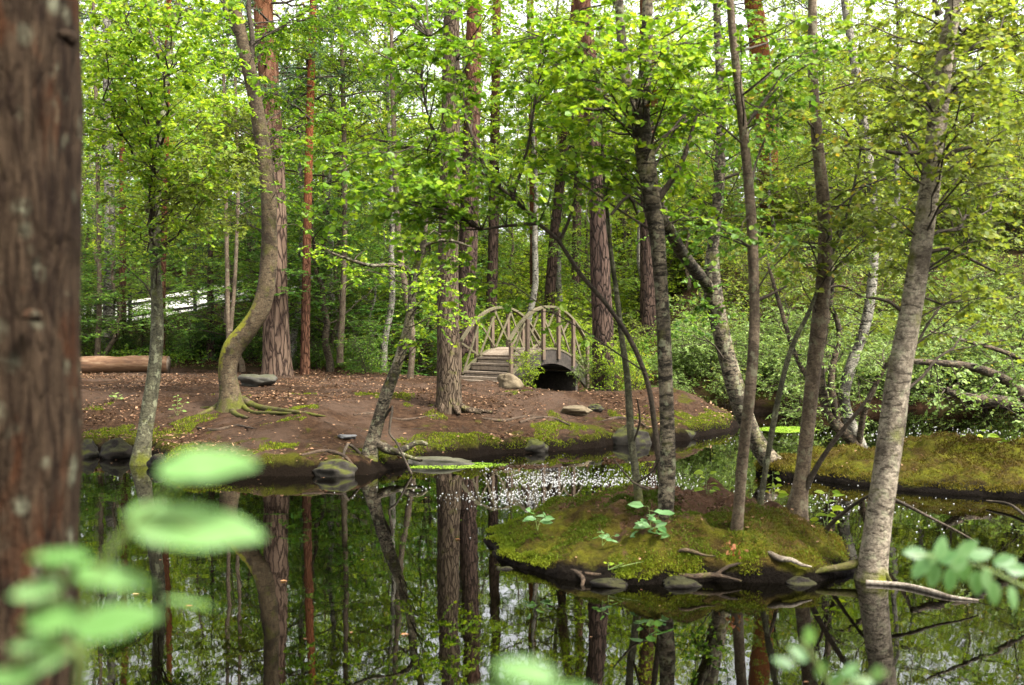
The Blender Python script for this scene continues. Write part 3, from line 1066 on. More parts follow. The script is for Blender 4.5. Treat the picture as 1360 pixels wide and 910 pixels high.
def proto_shrub(name, label, seed, H, W, n, lsize, step, leaf, tpl='rhomb', twig=0.4, gap=0.13, stems=7):
    rng = np.random.default_rng(seed)
    root = thing(name, label, 'shrub')
    wood, lv = MB(), Leaves(tpl)
    for k in range(stems):
        a = rng.uniform(0, 6.28)
        p0 = np.array([math.cos(a), math.sin(a), -0.3]) * [0.12, 0.12, 1]
        h = H * rng.uniform(0.55, 1.05)
        p1 = np.array([math.cos(a) * W * rng.uniform(0.2, 0.6), math.sin(a) * W * rng.uniform(0.2, 0.6), h])
        t = np.linspace(0, 1, 8)[:, None]
        c = (p0 + p1) / 2 + UP * 0.2 * H
        Q = (1 - t) ** 2 * p0 + 2 * t * (1 - t) * c + t ** 2 * p1
        tube(wood, Q, 0.018 * (1 - 0.8 * t[:, 0]), 5)
        m = max(2, n // stems)
        for j in range(m):
            u = rng.uniform(0.15, 1.0)
            i = min(7, int(u * 7.99))
            b = rng.uniform(0, 6.28)
            d = np.array([math.cos(b), math.sin(b), rng.uniform(-0.15, 0.7)])
            spray(wood, lv, Q[i], Q[i] + unit(d) * W * rng.uniform(0.3, 0.6), 0.008, rng, lsize, twig, step, gap, 0.05, 0, 0.1, 0.25, 4)
    wood.build('stems', M['twig'], root)
    lv.build('foliage', M[leaf], root, seed=seed)
    return root


def needle_tufts(lv, A, C, rng, length, per):
    """Needles set all round the twigs from A to C."""
    k = len(A)
    u = rng.uniform(0.15, 1.0, (k, per))
    p = A[:, None] + (C - A)[:, None] * u[..., None]
    d = unit(unit(C - A)[:, None] * 0.7 + rng.normal(size=(k, per, 3)) * 0.75)
    lv.add(p, d, rng.normal(size=(k * per, 3)), length * rng.uniform(0.7, 1.2, k * per))


def pine_crown(seed, z0, z1, spread, nb, needle='pine_needle', length=0.11, per=34):
    rng = np.random.default_rng(seed)
    wood, lv = MB(), Leaves('needle')
    for k in range(nb):
        u = (k + rng.random()) / nb
        h = z0 + (z1 - z0) * u
        a = k * 2.4 + rng.normal() * 0.4
        L = spread * (1.1 - 0.75 * u) * rng.uniform(0.5, 1.15)
        d = unit(np.array([math.cos(a), math.sin(a), rng.uniform(-0.1, 0.3) + 0.4 * u]))
        p0 = np.array([0, 0, h])
        n = 7
        t = np.linspace(0, 1, n)[:, None]
        P = p0 + d * L * t - UP * (0.12 * L) * t ** 2 + rng.normal(size=(n, 3)) * 0.04
        tube(wood, P, 0.035 * (1 - 0.85 * t[:, 0]), 5)
        K = max(5, int(L / 0.13))
        q = rng.uniform(0.3, 1, K) * (n - 1.01)
        i = q.astype(int)
        A = P[i] + (P[i + 1] - P[i]) * (q - i)[:, None]
        dd = unit(d * 0.5 + rng.normal(size=(K, 3)) * 0.6 + UP * 0.15)
        C = A + dd * rng.uniform(0.25, 0.5, K)[:, None]
        tubes3(wood, A, (A + C) / 2, C, 0.006, 0.003)
        needle_tufts(lv, A, C, rng, length, per)
    return wood, lv


def proto_spruce(name, label, seed, H, W):
    rng = np.random.default_rng(seed)
    root = thing(name, label, 'tree')
    mb = MB()
    z = np.linspace(-0.2, H, 8)
    tube(mb, np.stack([z * 0, z * 0, z], -1), 0.02 * H * (1 - np.clip(z, 0, H) / H * 0.95), 7)
    mb.build('trunk', M['pine_dark'], root)
    wood, lv = MB(), Leaves('needle')
    nb = int(H * 13)
    for k in range(nb):
        u = (k + rng.random()) / nb
        h = 0.15 + (H - 0.2) * u
        a = k * 2.4 + rng.normal() * 0.3
        L = W * (1.02 - u) * rng.uniform(0.75, 1.1) + 0.08
        d = np.array([math.cos(a), math.sin(a), 0.1])
        t = np.linspace(0, 1, 5)[:, None]
        P = np.array([0, 0, h]) + d * L * t - UP * 0.35 * L * t + UP * 0.12 * L * t ** 3
        tube(wood, P, 0.012 * (1 - 0.8 * t[:, 0]), 3)
        K = max(4, int(L / 0.05))
        q = rng.uniform(0.1, 1, K) * 3.99
        i = q.astype(int)
        A = P[i] + (P[i + 1] - P[i]) * (q - i)[:, None]
        lat = unit(np.cross(d, UP))
        C = A + (lat * rng.choice([-1, 1], K)[:, None] * 0.7 + d * 0.6 + rng.normal(size=(K, 3)) * 0.2 - UP * 0.35) * (L * 0.28 * rng.uniform(0.5, 1, K) + 0.04)[:, None]
        needle_tufts(lv, A, C, rng, 0.06, 14)
    wood.build('branches', M['twig'], root)
    lv.build('crown', M['spruce_needle'], root, seed=seed)
    return root


PINE_CROWNS = []


def pine(name, label, rows, bark, H=17.0, crown_lo=9.0, crown=0, seed=0, flare=1.25, sides=18, rough=0.05, roots=(), group=None, dead=3):
    """Pine of the photograph: its bare trunk follows the rows (px, py, width px, Y), its crown sits above."""
    rng = np.random.default_rng(seed + 50)
    path = px_path(rows, 0.3)
    base = path[1, :3].copy()
    r = path[-1, 3]
    last = path[-1, :3]
    d = unit(path[-1, :3] - path[1, :3])
    for k in range(1, 4):
        path = np.vstack([path, [*(last + d * max(1.0, (base[2] + H - last[2])) * k / 3), r * (1 - 0.3 * k)]])
    P = smooth_path(path, 0.22)
    P[:, 3] *= 1 + (flare - 1) * np.exp(-np.maximum(P[:, 2] - base[2], 0) / 0.35)
    root = thing(name, label, 'tree', base, group)
    mb = MB()
    tube(mb, P[:, :3], P[:, 3], sides, rough=rough, seed=seed)
    for rt in roots:
        q = smooth_path(np.array(rt), 0.08)
        tube(mb, q[:, :3], q[:, 3], 8, rough=0.15, seed=seed + 5)
    mb.build('trunk', M[bark], root, base)
    wood = MB()
    for k in range(dead):
        h = base[2] + rng.uniform(3.0, 8.5)
        i = int(np.argmin(np.abs(P[:, 2] - h)))
        a = rng.uniform(0, 6.28)
        p0 = P[i, :3]
        p1 = p0 + np.array([math.cos(a), math.sin(a), rng.uniform(-0.2, 0.3)]) * rng.uniform(0.4, 1.3)
        pm = (p0 + p1) / 2 + rng.normal(size=3) * 0.08
        tube(wood, [p0, pm, p1], [0.016, 0.011, 0.004], 5)
    if dead:
        wood.build('dead_branches', M['twig'], root, base)
    i = int(np.argmin(np.abs(P[:, 2] - (base[2] + crown_lo))))
    c = PINE_CROWNS[crown % len(PINE_CROWNS)]
    for src, nm in zip(c, ('branches', 'crown')):
        q = bpy.data.objects.new(nm, src)
        COL.objects.link(q)
        q.parent = root
        q.location = Vector((P[i, :3] - base).tolist())
        q.rotation_euler = (0, 0, seed * 1.3)
    return root


for k, (sp, nb) in enumerate(((3.0, 46), (2.5, 38))):
    w, lv = pine_crown(60 + k, 0.0, 7.0, sp, nb)
    a = w.build('branches', M['twig'])
    b = lv.build('crown', M['pine_needle'], seed=k)
    PINE_CROWNS.append((a.data, b.data))
    for q in (a, b):
        bpy.data.objects.remove(q)

# ------------------------------------------------------------------ footbridge
def footbridge():
    A = at(676, 503, 22.0)
    ang = R(50)
    u, w = np.array([math.cos(ang), math.sin(ang), 0]), np.array([-math.sin(ang), math.cos(ang), 0])
    sc = F / A[1]
    L, W, RISE = 105 / sc / math.cos(ang) * 1.06, 66 / sc / math.sin(ang), 38 / sc
    PH = 50 / sc
    root = thing('wooden_footbridge', 'small arched wooden footbridge with cross-braced railings over the stream', 'bridge', A)

    def deckz(t):
        return A[2] + RISE * (1 - np.abs(2 * t - 1) ** 2.1)

    def pt(t, s, h=0.0):
        p = A + u * (L * t) + w * (W * s)
        return np.array([p[0], p[1], deckz(t) + h])

    def slope(t):
        a, b = pt(max(t - .01, 0), 0), pt(min(t + .01, 1), 0)
        return unit(b - a)
    rng = np.random.default_rng(2)
    # deck of cross planks, the ends of it as steps
    mb = MB()
    cuts = [0.0, 0.085, 0.165, 0.235] + list(np.linspace(0.235, 0.765, 14)[1:]) + [0.835, 0.915, 1.0]
    for ta, tb in zip(cuts[:-1], cuts[1:]):
        t = (ta + tb) / 2
        step_ = ta < .23 or tb > .77
        T = u if step_ else slope(t)
        N = np.cross(T, w)
        hl = L * (tb - ta) * 0.5 if step_ else np.linalg.norm(pt(tb, 0) - pt(ta, 0)) * 0.5
        box(mb, pt(t, 0.5, 0.0) + rng.normal(size=3) * 0.003, T, w, N, (hl * 0.965, W * 0.5 - 0.055, 0.022))
        mb.f[4][-1] = (mb.f[4][-1][0], mb.f[4][-1][1], np.full(6, rng.random()))
        if step_:        # riser boards
            box(mb, pt(t, 0.5, -0.085) - u * (hl * 0.7) * (1 if t < .5 else -1), u, w, UP, (0.014, W * 0.5 - 0.07, 0.045))
    for t0 in (-0.035, -0.085):
        box(mb, A + u * L * t0 + w * W * 0.5 + UP * (-0.02 if t0 > -.05 else -0.09), u, w, UP, (0.09, W * 0.5 - 0.02, 0.04))
    mb.build('deck', M['deck_wood'], root, A, smooth=False)

    def ribbon(s, h0, h1, thick, t0=0.0, t1=1.0, n=26, rail=False):
        mb = MB()
        ts = np.linspace(t0, t1, n)
        V = []
        for t in ts:
            if rail:
                top = PH + 0.0
                z = A[2] + PH + 47 / sc * (1 - abs(2 * t - 1) ** 2.15)
                p = A + u * L * t + w * W * s
                c = np.array([p[0], p[1], z])
            else:
                c = pt(t, s)
            for a, b in ((-1, h0), (1, h0), (1, h1), (-1, h1)):
                V.append(c + w * a * thick / 2 + UP * b)
        i = np.arange(n - 1)[:, None] * 4
        j = np.arange(4)[None]
        Q = np.stack([i + j, i + (j + 1) % 4, i + 4 + (j + 1) % 4, i + 4 + j], -1).reshape(-1, 4)
        mb.add(V, Q)
        mb.add([], np.zeros((0, 4), int))
        m = len(V)
        mb.f[4].append((np.array([[3, 2, 1, 0], [m - 4, m - 3, m - 2, m - 1]]), np.zeros(2, int), np.zeros(2)))
        return mb
    for s in (0.0, 1.0):
        o = ribbon(s, -0.34, -0.015, 0.07, 0.0, 1.0).build('arch_beam', M['beam_wood'], root, A, smooth=False)
        c = ribbon(s, -0.012, 0.03, 0.1, 0.02, 0.98).build('beam_cap', M['rail_wood'], o, (0, 0, 0), smooth=False)
        c.location = Vector((-A).tolist())
        ribbon(s, -0.028, 0.026, 0.10, 0.0, 1.0, 34, True).build('handrail', M['rail_wood'], root, A, smooth=False)
        tops, feet = [], []
        NP = 6
        for k in range(NP):
            t = k / (NP - 1)
            p = A + u * L * t + w * W * s + w * (0.06 if s else -0.06)
            zt = A[2] + PH + 47 / sc * (1 - abs(2 * t - 1) ** 2.15) - 0.037
            zb = deckz(t) - (0.22 if 0 < k < NP - 1 else 0.35)
            mb = MB()
            box(mb, [p[0], p[1], (zt + zb) / 2], u, w, UP, (0.045, 0.03, (zt - zb) / 2))
            mb.build('post', M['post_wood'], root, A, smooth=False)
            tops.append(np.array([p[0], p[1], zt - 0.03]))
            feet.append(np.array([p[0], p[1], deckz(t) + 0.06]))
        for k in range(NP - 1):
            for q, (a, b) in enumerate(((feet[k], tops[k + 1]), (tops[k], feet[k + 1]))):
                off = w * ((0.028 if s else -0.028) * (-1) + (0.05 if q else 0.085) * (-1 if s else 1))
                a2, b2 = a + off, b + off
                T = unit(b2 - a2)
                mb = MB()
                box(mb, (a2 + b2) / 2, T, w, np.cross(T, w), (np.linalg.norm(b2 - a2) / 2, 0.013, 0.024))
                mb.build('brace', M['rail_wood'], root, A, smooth=False)
    mb = MB()
    for t in np.linspace(0.08, 0.92, 13):       # under-boards seen below the arch
        box(mb, pt(t, 0.5, -0.19), slope(t), w, np.cross(slope(t), w), (0.085, W * 0.5 - 0.05, 0.012))
    for k in range(7):        # plank lining on the far side below the deck, added to darken the opening
        z = A[2] + RISE - 0.33 - k * 0.14
        box(mb, [*(A + u * L * 0.5 + w * W * 0.93)[:2], z], u, w, UP, (L * 0.5 * min(0.86, 0.5 + 0.1 * k), 0.016, 0.064))
    for t in (0.1, 0.9):      # timber panels added under the deck to darken the arch opening
        ab = MB()
        zt = deckz(t) - 0.24
        box(ab, [*(A + u * L * t + w * W * 0.5)[:2], (zt - 0.3) / 2], u, w, UP, (0.04, W * 0.5 - 0.05, (zt + 0.3) / 2))
        ab.build('shade_panel', M['beam_wood'], root, A, smooth=False)
    mb.build('under_boards', M['beam_wood'], root, A, smooth=False)
    return A


BR = footbridge()

# ------------------------------------------------------------------ log bench, rocks, fence, path
p0, p1 = ground_hit(28, 495), ground_hit(221, 490)
p1 = at(224, 490, p0[1] + 0.25)
r = 11.2 * p1[1] / F
axis_ = unit((p1 - p0) * [1, 1, 0])
base = (p0 + p1) / 2
base[2] = min(p0[2], p1[2])
n = 26
t = np.linspace(0, 1, n)[:, None]
Lg = np.linalg.norm((p1 - p0)[:2])
P = base * [1, 1, 0] + UP * (base[2] + r * 0.93) + axis_ * (t - 0.5) * Lg
mb = MB()
tube(mb, P, r * np.ones(n), 26, rough=0.09, seed=3, caps=1)
log = mb.build('log_bench', [M['log_wood'], M['log_end']], None, base)
tag(log, 'peeled brown log lying as a bench at the edge of the clearing', 'log bench')


def rock(name, label, c, size, mat, seed, sink=0.25, cat='rock', flat=0.0, group=None, rz=0.0):
    n1, n2 = 40, 26
    th = np.arange(n1) / n1 * 2 * math.pi
    ph = np.linspace(0.02, math.pi - 0.02, n2)
    d = np.stack([np.outer(np.sin(ph), np.cos(th)), np.outer(np.sin(ph), np.sin(th)), np.outer(np.cos(ph), np.ones(n1))], -1)
    e = np.sign(d) * np.abs(d) ** (1.0 - 0.45 * flat)
    rk = np.random.default_rng(seed * 7 + 1)
    for _ in range(13):
        pn = unit(rk.normal(size=3))
        off = rk.uniform(0.62, 0.95)
        dp = e @ pn
        e = e * np.where(dp > off, off / np.maximum(dp, 1e-6), 1.0)[..., None]
    rr = 1 + 0.20 * fbm(d * 1.5 + seed * 5.1, 3) + 0.04 * fbm(d * 5 + seed, 3)
    V = e * rr[..., None] * np.array(size)
    cr, sr = math.cos(rz), math.sin(rz)
    V = np.stack([V[..., 0] * cr - V[..., 1] * sr, V[..., 0] * sr + V[..., 1] * cr, V[..., 2]], -1)
    V = V + np.array([0, 0, size[2] * (1 - 2 * sink)])
    i = np.arange(n2 - 1)[:, None] * n1
    j = np.arange(n1)[None]
    Q = np.stack([i + j, i + n1 + j, i + n1 + (j + 1) % n1, i + (j + 1) % n1], -1).reshape(-1, 4)
    mb = MB()
    mb.add(V.reshape(-1, 3) + np.asarray(c), Q)
    return tag(mb.build(name, M[mat], None, c), label, cat, group)


def rock_px(label, px, py, wpx, hpx, mat, seed, depth=0.7, sink=0.25, Y=None, flat=0.0, rz=0.0):
    c = ground_hit(px, py) if Y is None else at(px, py, Y)
    s = c[1] / F
    return rock('rock', label, c, (wpx * s / 2, wpx * s / 2 * depth, hpx * s / 2 / (1 - sink)), mat, seed, sink, flat=flat, rz=rz)


rock_px('low grey boulder beside the big reddish pine trunk on the path', 342, 512, 54, 17, 'rock_grey', 1)
rock_px('pale tan boulder beside the near foot of the footbridge', 677, 516, 34, 21, 'rock_tan', 2)
rock_px('dark little stone lying on the bare earth right of the footbridge', 791, 546, 20, 9, 'rock_mossy', 3)
rock_px('flat pale slab of rock sunk in the earth before the footbridge', 762, 546, 52, 9, 'rock_tan', 14, 0.8, 0.4, flat=0.6)
rock_px('flat blue-grey stone slab on the bank left of the leaning birch', 461, 582, 30, 4, 'slab_blue', 4, 0.7, 0.3, flat=0.9)
rock_px('grey wet boulder at the waterline farthest left, beside the foreground trunk', 112, 606, 39, 22, 'rock_mossy', 5, 0.8, 0.4, Y=15.1)
rock_px('dark mossy boulder at the waterline left of the slim mossy tree', 152, 606, 44, 21, 'peat', 6, 0.8, 0.4, Y=15.0)
rock_px('mossy boulder at the water under the slim mossy tree', 214, 622, 37, 18, 'peat', 7, 0.8, 0.4, Y=13.9)
rock_px('flat mossy rock shelf at the waterline right of the leaning birch', 575, 616, 110, 10, 'rock_grey', 8, 0.35, 0.45, Y=14.3, flat=0.5)
rock_px('mossy bank rock at the waterline below the footbridge', 708, 596, 46, 16, 'rock_mossy', 9, 0.6, 0.4, Y=15.75)
rock_px('mossy rock ledge at the water below the fork of slim trunks', 838, 588, 60, 26, 'rock_mossy', 10, 0.6, 0.4, Y=16.8)
rock_px('low mossy stone at the water left of the leaning forked tree', 905, 585, 46, 16, 'rock_mossy', 12, 0.6, 0.4, Y=17.5)
rock_px('broad mossy boulder at the water below the leaning birch', 445, 632, 60, 22, 'rock_mossy', 13, 0.5, 0.4, Y=13.2)
rock_px('small dark stone on the front edge of the island', 812, 777, 60, 12, 'peat', 15, 0.5, 0.4, Y=7.62)


def fence():
    xs = np.linspace(-14.2, -7.4, 8)
    ys = 34.0 + (xs + 14.2) * 0.5
    zs = terrain(xs, ys)
    root = thing('rail_fence', 'grey wooden rail fence climbing along the path behind the log bench', 'fence', (xs[0], ys[0], zs[0]))
    o = np.array([xs[0], ys[0], zs[0]])
    for x, y, z in zip(xs, ys, zs):
        mb = MB()
        box(mb, [x, y, z + 0.55], np.array([1, 0, 0]), np.array([0, 1, 0]), UP, (0.05, 0.05, 0.65))
        mb.build('post', M['fence_wood'], root, o, smooth=False)
    for h in (0.35, 0.75, 1.12):
        mb = MB()
        for k in range(len(xs) - 1):
            a, b = np.array([xs[k], ys[k], zs[k] + h]), np.array([xs[k + 1], ys[k + 1], zs[k + 1] + h])
            T = unit(b - a)
            N = unit(np.cross(T, [0, 1, 0]))
            box(mb, (a + b) / 2 - np.array([0, 0.07, 0]), T, np.cross(N, T), N, (np.linalg.norm(b - a) / 2 - 0.002, 0.02, 0.045))
        mb.build('rail', M['fence_wood'], root, o, smooth=False)
    xs = np.linspace(-22, -4, 60)
    mb = MB()
    V = []
    for k, x in enumerate(xs):
        yc = 35.2 + (x + 14.2) * 0.5
        for q in (-0.2, 0.5, 1.2, 2.2):
            V.append([x - 0.4 * q, yc + q, float(terrain(x - 0.4 * q, yc + q)) + 0.03 + 0.12 * q])
    mb.add(V, grid_faces(4, 60))
    tag(mb.build('path', M['path']), 'pale gravel path behind the rail fence', 'path', kind='structure')


fence()

# ------------------------------------------------------------------ foreground trunk
P = smooth_path(np.array([(*at(-25, 1300, 2.5), 0.30), (*at(-24, 1010, 2.5), 0.24), (*at(-23, 800, 2.5), 0.228), (*at(-22, 400, 2.5), 0.226), (*at(-22, 0, 2.5), 0.224),
                          (*(at(-22, 0, 2.5) + UP * 4), 0.20), (*(at(-22, 0, 2.5) + UP * 9), 0.12), (*(at(-22, 0, 2.5) + UP * 13), 0.02)]), 0.05)
nb_ = at(-25, 1010, 2.5)
root = thing('pine_tree', 'thick rough brown pine trunk standing very close at the left edge', 'tree', nb_)
mb = MB()
tube(mb, P[:, :3], P[:, 3], 64, rough=0.035, seed=4, rough_scale=9.0)
mb.build('trunk', M['near_bark'], root, nb_)
for src, nm in zip(PINE_CROWNS[0], ('branches', 'crown')):
    q = bpy.data.objects.new(nm, src)
    COL.objects.link(q)
    q.parent = root
    q.location = (0, 0, 7.5)
for k, (px, py, s) in enumerate(((85, 46, 5), (38, 418, 5))):
    c = at(px, py, 2.30)
    mb = MB()
    r_ = s * 2.3 / F
    tube(mb, [c + [0, 0.04, 0], c, c - [0, 0.02, 0.004], c - [0, 0.028, 0.005]], [r_ * 1.9, r_ * 1.5, r_ * .9, r_ * 0.3], 10, rough=0.15)
    mb.build('knot', M['near_bark'], root, nb_)

# ------------------------------------------------------------------ trunks of the clearing, pines
g = lambda px, py: ground_hit(px, py)[1]
Yp = g(368, 499)
pine('pine_tree', 'thick straight pine with plated reddish bark behind the bent mossy tree', [(368, 500, 39, Yp), (368, 470, 36, Yp), (366, 400, 33, Yp), (364, 250, 30, Yp + .1), (357, 110, 27, Yp + .2), (349, 0, 25, Yp + .3)],
     'pine_big', 19, 7.0, 0, 1, 1.12, 24)
pine('pine_tree', 'slender orange-barked pine right of the thick plated pine', [(405, 500, 13, Yp + .3), (406, 420, 12, Yp + .3), (409, 260, 11, Yp + .4), (413, 100, 10, Yp + .4), (416, 0, 9, Yp + .5)],
     'pine_thin', 14, 6.2, 1, 2, 1.2, 12, dead=7)
Yc = g(597, 545)
c_ = at(597, 545, Yc)
rr = []
for a, L in ((0.0, .75), (0.5, .45), (3.3, .4), (5.2, .4), (5.9, .6), (4.2, .3)):
    d = np.array([math.cos(a), math.sin(a), 0])
    q = [(*(c_ + d * .12 + UP * .16), .07), (*(c_ + d * .27 + UP * .035), .055), (*(c_ + d * L - UP * .04), .02)]
    rr.append(q)
pine('pine_tree', 'grey-barked pine trunk standing in the bare earth left of the footbridge', [(596, 545, 36, Yc), (596, 520, 33, Yc), (595, 450, 30, Yc), (595, 350, 28, Yc), (598, 200, 25, Yc), (600, 0, 21, Yc)],
     'pine_grey', 17, 9.0, 1, 3, 1.1, 24, roots=rr)
pine('pine_tree', 'dark pine rising behind the far railing of the footbridge', [(618, 455, 27, 28), (622, 330, 25, 28), (626, 200, 23, 28), (630, 0, 20, 28)], 'pine_dark', 19, 11, 0, 4, 1.1, 14)
pine('pine_tree', 'slim dark pine right behind the left end of the footbridge', [(652, 425, 15, 33), (655, 330, 14, 33), (657, 200, 13, 33), (660, 0, 11, 33)], 'pine_dark', 18, 12, 1, 5, 1.1, 12)
pine('pine_tree', 'thin orange pine behind the crown of the footbridge arch', [(709, 415, 12, 36), (709, 300, 11, 36), (707, 150, 10, 36), (704, 0, 9, 36)], 'pine_thin', 18, 12, 0, 6, 1.1, 10)
pine('pine_tree', 'dark pine leaning right behind the footbridge arch', [(729, 420, 15, 34), (735, 330, 14, 34), (748, 200, 12, 34.5), (760, 60, 11, 35), (764, 0, 10, 35)], 'pine_dark', 17, 12, 1, 7, 1.1, 12)
pine('pine_tree', 'greyish pine among leaves between the leaning pine and the one at the bridge end', [(764, 410, 13, 38), (766, 300, 12, 38), (770, 150, 11, 38), (772, 0, 10, 38)], 'pine_dark', 18, 12, 0, 8, 1.1, 10)
Yb = 21.2
pine('pine_tree', 'stout plated pine standing at the right end of the footbridge', [(804, 524, 33, Yb), (802, 480, 30, Yb), (798, 380, 27, Yb), (794, 250, 25, Yb), (784, 110, 23, Yb), (773, 0, 22, Yb)], 'pine_dark', 18, 9.5, 1, 9, 1.12, 22)
pine('pine_tree', 'dark pine on the slope right of the stout pine at the bridge', [(862, 462, 24, 32), (861, 400, 22, 32), (860, 250, 20, 32), (858, 0, 17, 32)], 'pine_dark', 18, 11, 0, 10, 1.1, 14)
pine('pine_tree', 'tall red pine high on the slope right of the forked trunk', [(1030, 400, 30, 36), (1022, 250, 28, 36), (1008, 60, 25, 36), (1000, 0, 23, 36)], 'pine_thin', 18, 10, 1, 11, 1.1, 16)
pine('pine_tree', 'thin red pine behind the log bench', [(163, 445, 10, 34), (163, 330, 9, 34), (162, 200, 8, 34), (160, 0, 7, 34)], 'pine_thin', 15, 10, 0, 12, 1.1, 8, dead=5)
pine('pine_tree', 'thin pinkish pine behind the right end of the log bench', [(215, 470, 9, 30), (216, 400, 8, 30), (219, 250, 8, 30), (224, 0, 7, 30)], 'pine_thin', 15, 10, 1, 13, 1.1, 8, dead=5)
pine('pine_tree', 'far pine in the wood left of the thin red pine', [(138, 420, 11, 48), (140, 250, 10, 48), (143, 0, 9, 48)], 'pine_dark', 20, 13, 1, 14, 1.1, 8)

# birches and slim trees behind the log
hero('birch_tree', 'white and black birch trunk behind the log bench', 'tree', [(143, 452, 17, 31), (145, 400, 15, 31), (146, 320, 14, 31), (144, 200, 13, 31), (142, 80, 11, 31), (142, 0, 10, 31)], 'birch_white', 4,
     sprays=[(14, (105, 0, 260, 220), (28, 34), {'lsize': 0.085, 'tpl': 'rhomb', 'step': .06, 'gap': .17})], leaf='birch_leaf', seed=21, sides=10)
hero('birch_tree', 'pale thin sapling trunk left of the white birch behind the log', 'tree', [(130, 462, 8, 29), (132, 400, 7, 29), (131, 300, 6, 29), (128, 150, 5, 29), (124, 0, 4, 29)], 'thin_grey', 2,
     sprays=[(9, (90, 150, 200, 330), (27, 30), {'lsize': 0.085, 'tpl': 'rhomb', 'step': .06, 'gap': .17})], leaf='lit_leaf', seed=22, sides=8)
hero('leafy_tree', 'twin thin stems in the thicket left of the bent mossy tree', 'tree', [(304, 440, 7, 25), (302, 380, 6, 25), (300, 250, 5, 25), (297, 100, 4, 25)], 'thin_grey', 1.5,
     forks=[[(306, 440, 6, 25), (312, 370, 5, 25), (316, 250, 5, 25), (312, 100, 4, 25)]], sprays=[(12, (240, 100, 400, 340), (24, 27), {'lsize': 0.08, 'tpl': 'rhomb', 'step': .06, 'gap': .17})], leaf='mid_leaf', seed=23, sides=8)
hero('leafy_tree', 'slim upright tree in the thicket between the thin orange pine and the leaning birch', 'tree', [(452, 470, 9, 27), (455, 400, 8, 27), (458, 280, 7, 27), (455, 100, 6, 27), (450, 0, 5, 27)], 'thin_grey', 2,
     sprays=[(16, (380, 100, 560, 360), (25, 29), {'lsize': 0.085, 'tpl': 'rhomb', 'step': .06, 'gap': .17}), (14, (370, -30, 560, 130), (25, 29), {'lsize': 0.085, 'tpl': 'rhomb', 'step': .05, 'gap': .15, 'leaf': 'birch_leaf'})], leaf='mid_leaf', seed=24, sides=8)
hero('leafy_tree', 'slim grey tree in the thicket just left of the grey-barked pine', 'tree', [(545, 505, 9, 24), (547, 440, 8, 24), (531, 330, 8, 24.4), (524, 200, 7, 24.6), (520, 50, 5, 25)], 'thin_grey', 2,
     sprays=[(14, (470, 150, 600, 420), (23, 26), {'lsize': 0.08, 'tpl': 'rhomb', 'step': .06, 'gap': .17}), (14, (450, -30, 660, 130), (22.5, 27), {'lsize': 0.08, 'tpl': 'rhomb', 'step': .05, 'gap': .15})], leaf='mid_leaf', seed=25, sides=8)

# slim mossy tree at the left bank
Y2 = 14.3
hero('birch_tree', 'slim lichen-grey tree on the left bank in front of the log', 'tree',
     [(187, 612, 24, Y2), (192, 580, 19, Y2), (200, 530, 19, Y2 + .1), (207, 470, 17, Y2 + .2), (209, 400, 15, Y2 + .3), (205, 330, 14, Y2 + .3), (207, 250, 13, Y2 + .3), (216, 140, 12, Y2 + .3), (226, 60, 10, Y2 + .3), (238, 0, 9, Y2 + .3)],
     'mossy_green', 4, sprays=[(13, (100, -20, 340, 300), (12.2, 16.5), {'leaf': 'alder_leaf'}), (5, (90, 160, 250, 380), (13, 16)), (8, (230, 180, 340, 260), (13, 15), {'leaf': 'olive_leaf'}),
                               (8, (98, -20, 260, 160), (10.5, 13), {'lsize': .062, 'leaf': 'alder_leaf'})],
     leaf='mid_leaf', seed=31, lsize=0.055, roots=[], flare=1.2, sides=14, stubs=[[(222, 95, 8, Y2 + .3), (204, 60, 5, Y2), (196, 20, 4, Y2), (192, -20, 2, Y2)], [(232, 25, 5, Y2), (245, 15, 4, Y2), (256, 12, 2, Y2)]])

# bent mossy tree
Y3 = g(305, 543)
c3 = at(306, 541, Y3)


def root_px(pts):
    out = []
    for px, py, w in pts:
        h = ground_hit(px, py)
        r0 = 0.5 * w * h[1] / F
        r0 *= 0.62
        out.append((h[0], h[1], h[2] + r0 * 0.1, r0))
    return out


hero('bent_tree', 'bent mossy trunk that bows left above its mossy root flare on the clearing', 'tree',
     [(307, 543, 31.3, Y3), (305, 520, 25.8, Y3), (302, 490, 24.3, Y3), (310, 462, 26.6, Y3), (330, 436, 25.8, Y3), (348, 405, 24.3, Y3), (356, 360, 22.0, Y3), (358, 300, 20.3, Y3), (353, 220, 19.6, Y3), (342, 150, 18.8, Y3), (328, 80, 17.2, Y3), (317, 30, 14.8, Y3), (311, 0, 13.3, Y3)],
     'mossy_bent', 3.5, sprays=[(13, (340, 0, 480, 200), (Y3 - .5, Y3 + 2.5)), (8, (250, 130, 350, 290), (Y3 + .2, Y3 + 2.5), {'leaf': 'olive_leaf'}), (7, (370, 180, 450, 320), (Y3 - 1, Y3 + 1)), (4, (240, 0, 310, 90), (Y3, Y3 + 2))],
     leaf='alder_leaf', seed=32, lsize=0.055, flare=1.3, sides=20, base_extra=0.15, rough=0.08,
     roots=[root_px([(322, 534, 22), (340, 541, 15), (375, 546, 11), (412, 551, 7), (432, 553, 3)]), root_px([(318, 538, 16), (335, 548, 9), (360, 549, 8), (388, 550, 5)]),
            root_px([(296, 538, 18), (280, 546, 12), (262, 552, 6)]), root_px([(300, 536, 14), (285, 541, 6), (266, 542, 4)]), root_px([(306, 540, 20), (312, 550, 12), (330, 556, 5)])],
     stubs=[[(322, 55, 9, Y3), (304, 24, 8, Y3), (293, -10, 6, Y3)], [(332, 100, 8, Y3), (335, 50, 7, Y3), (330, 10, 6, Y3), (335, -20, 5, Y3)]])

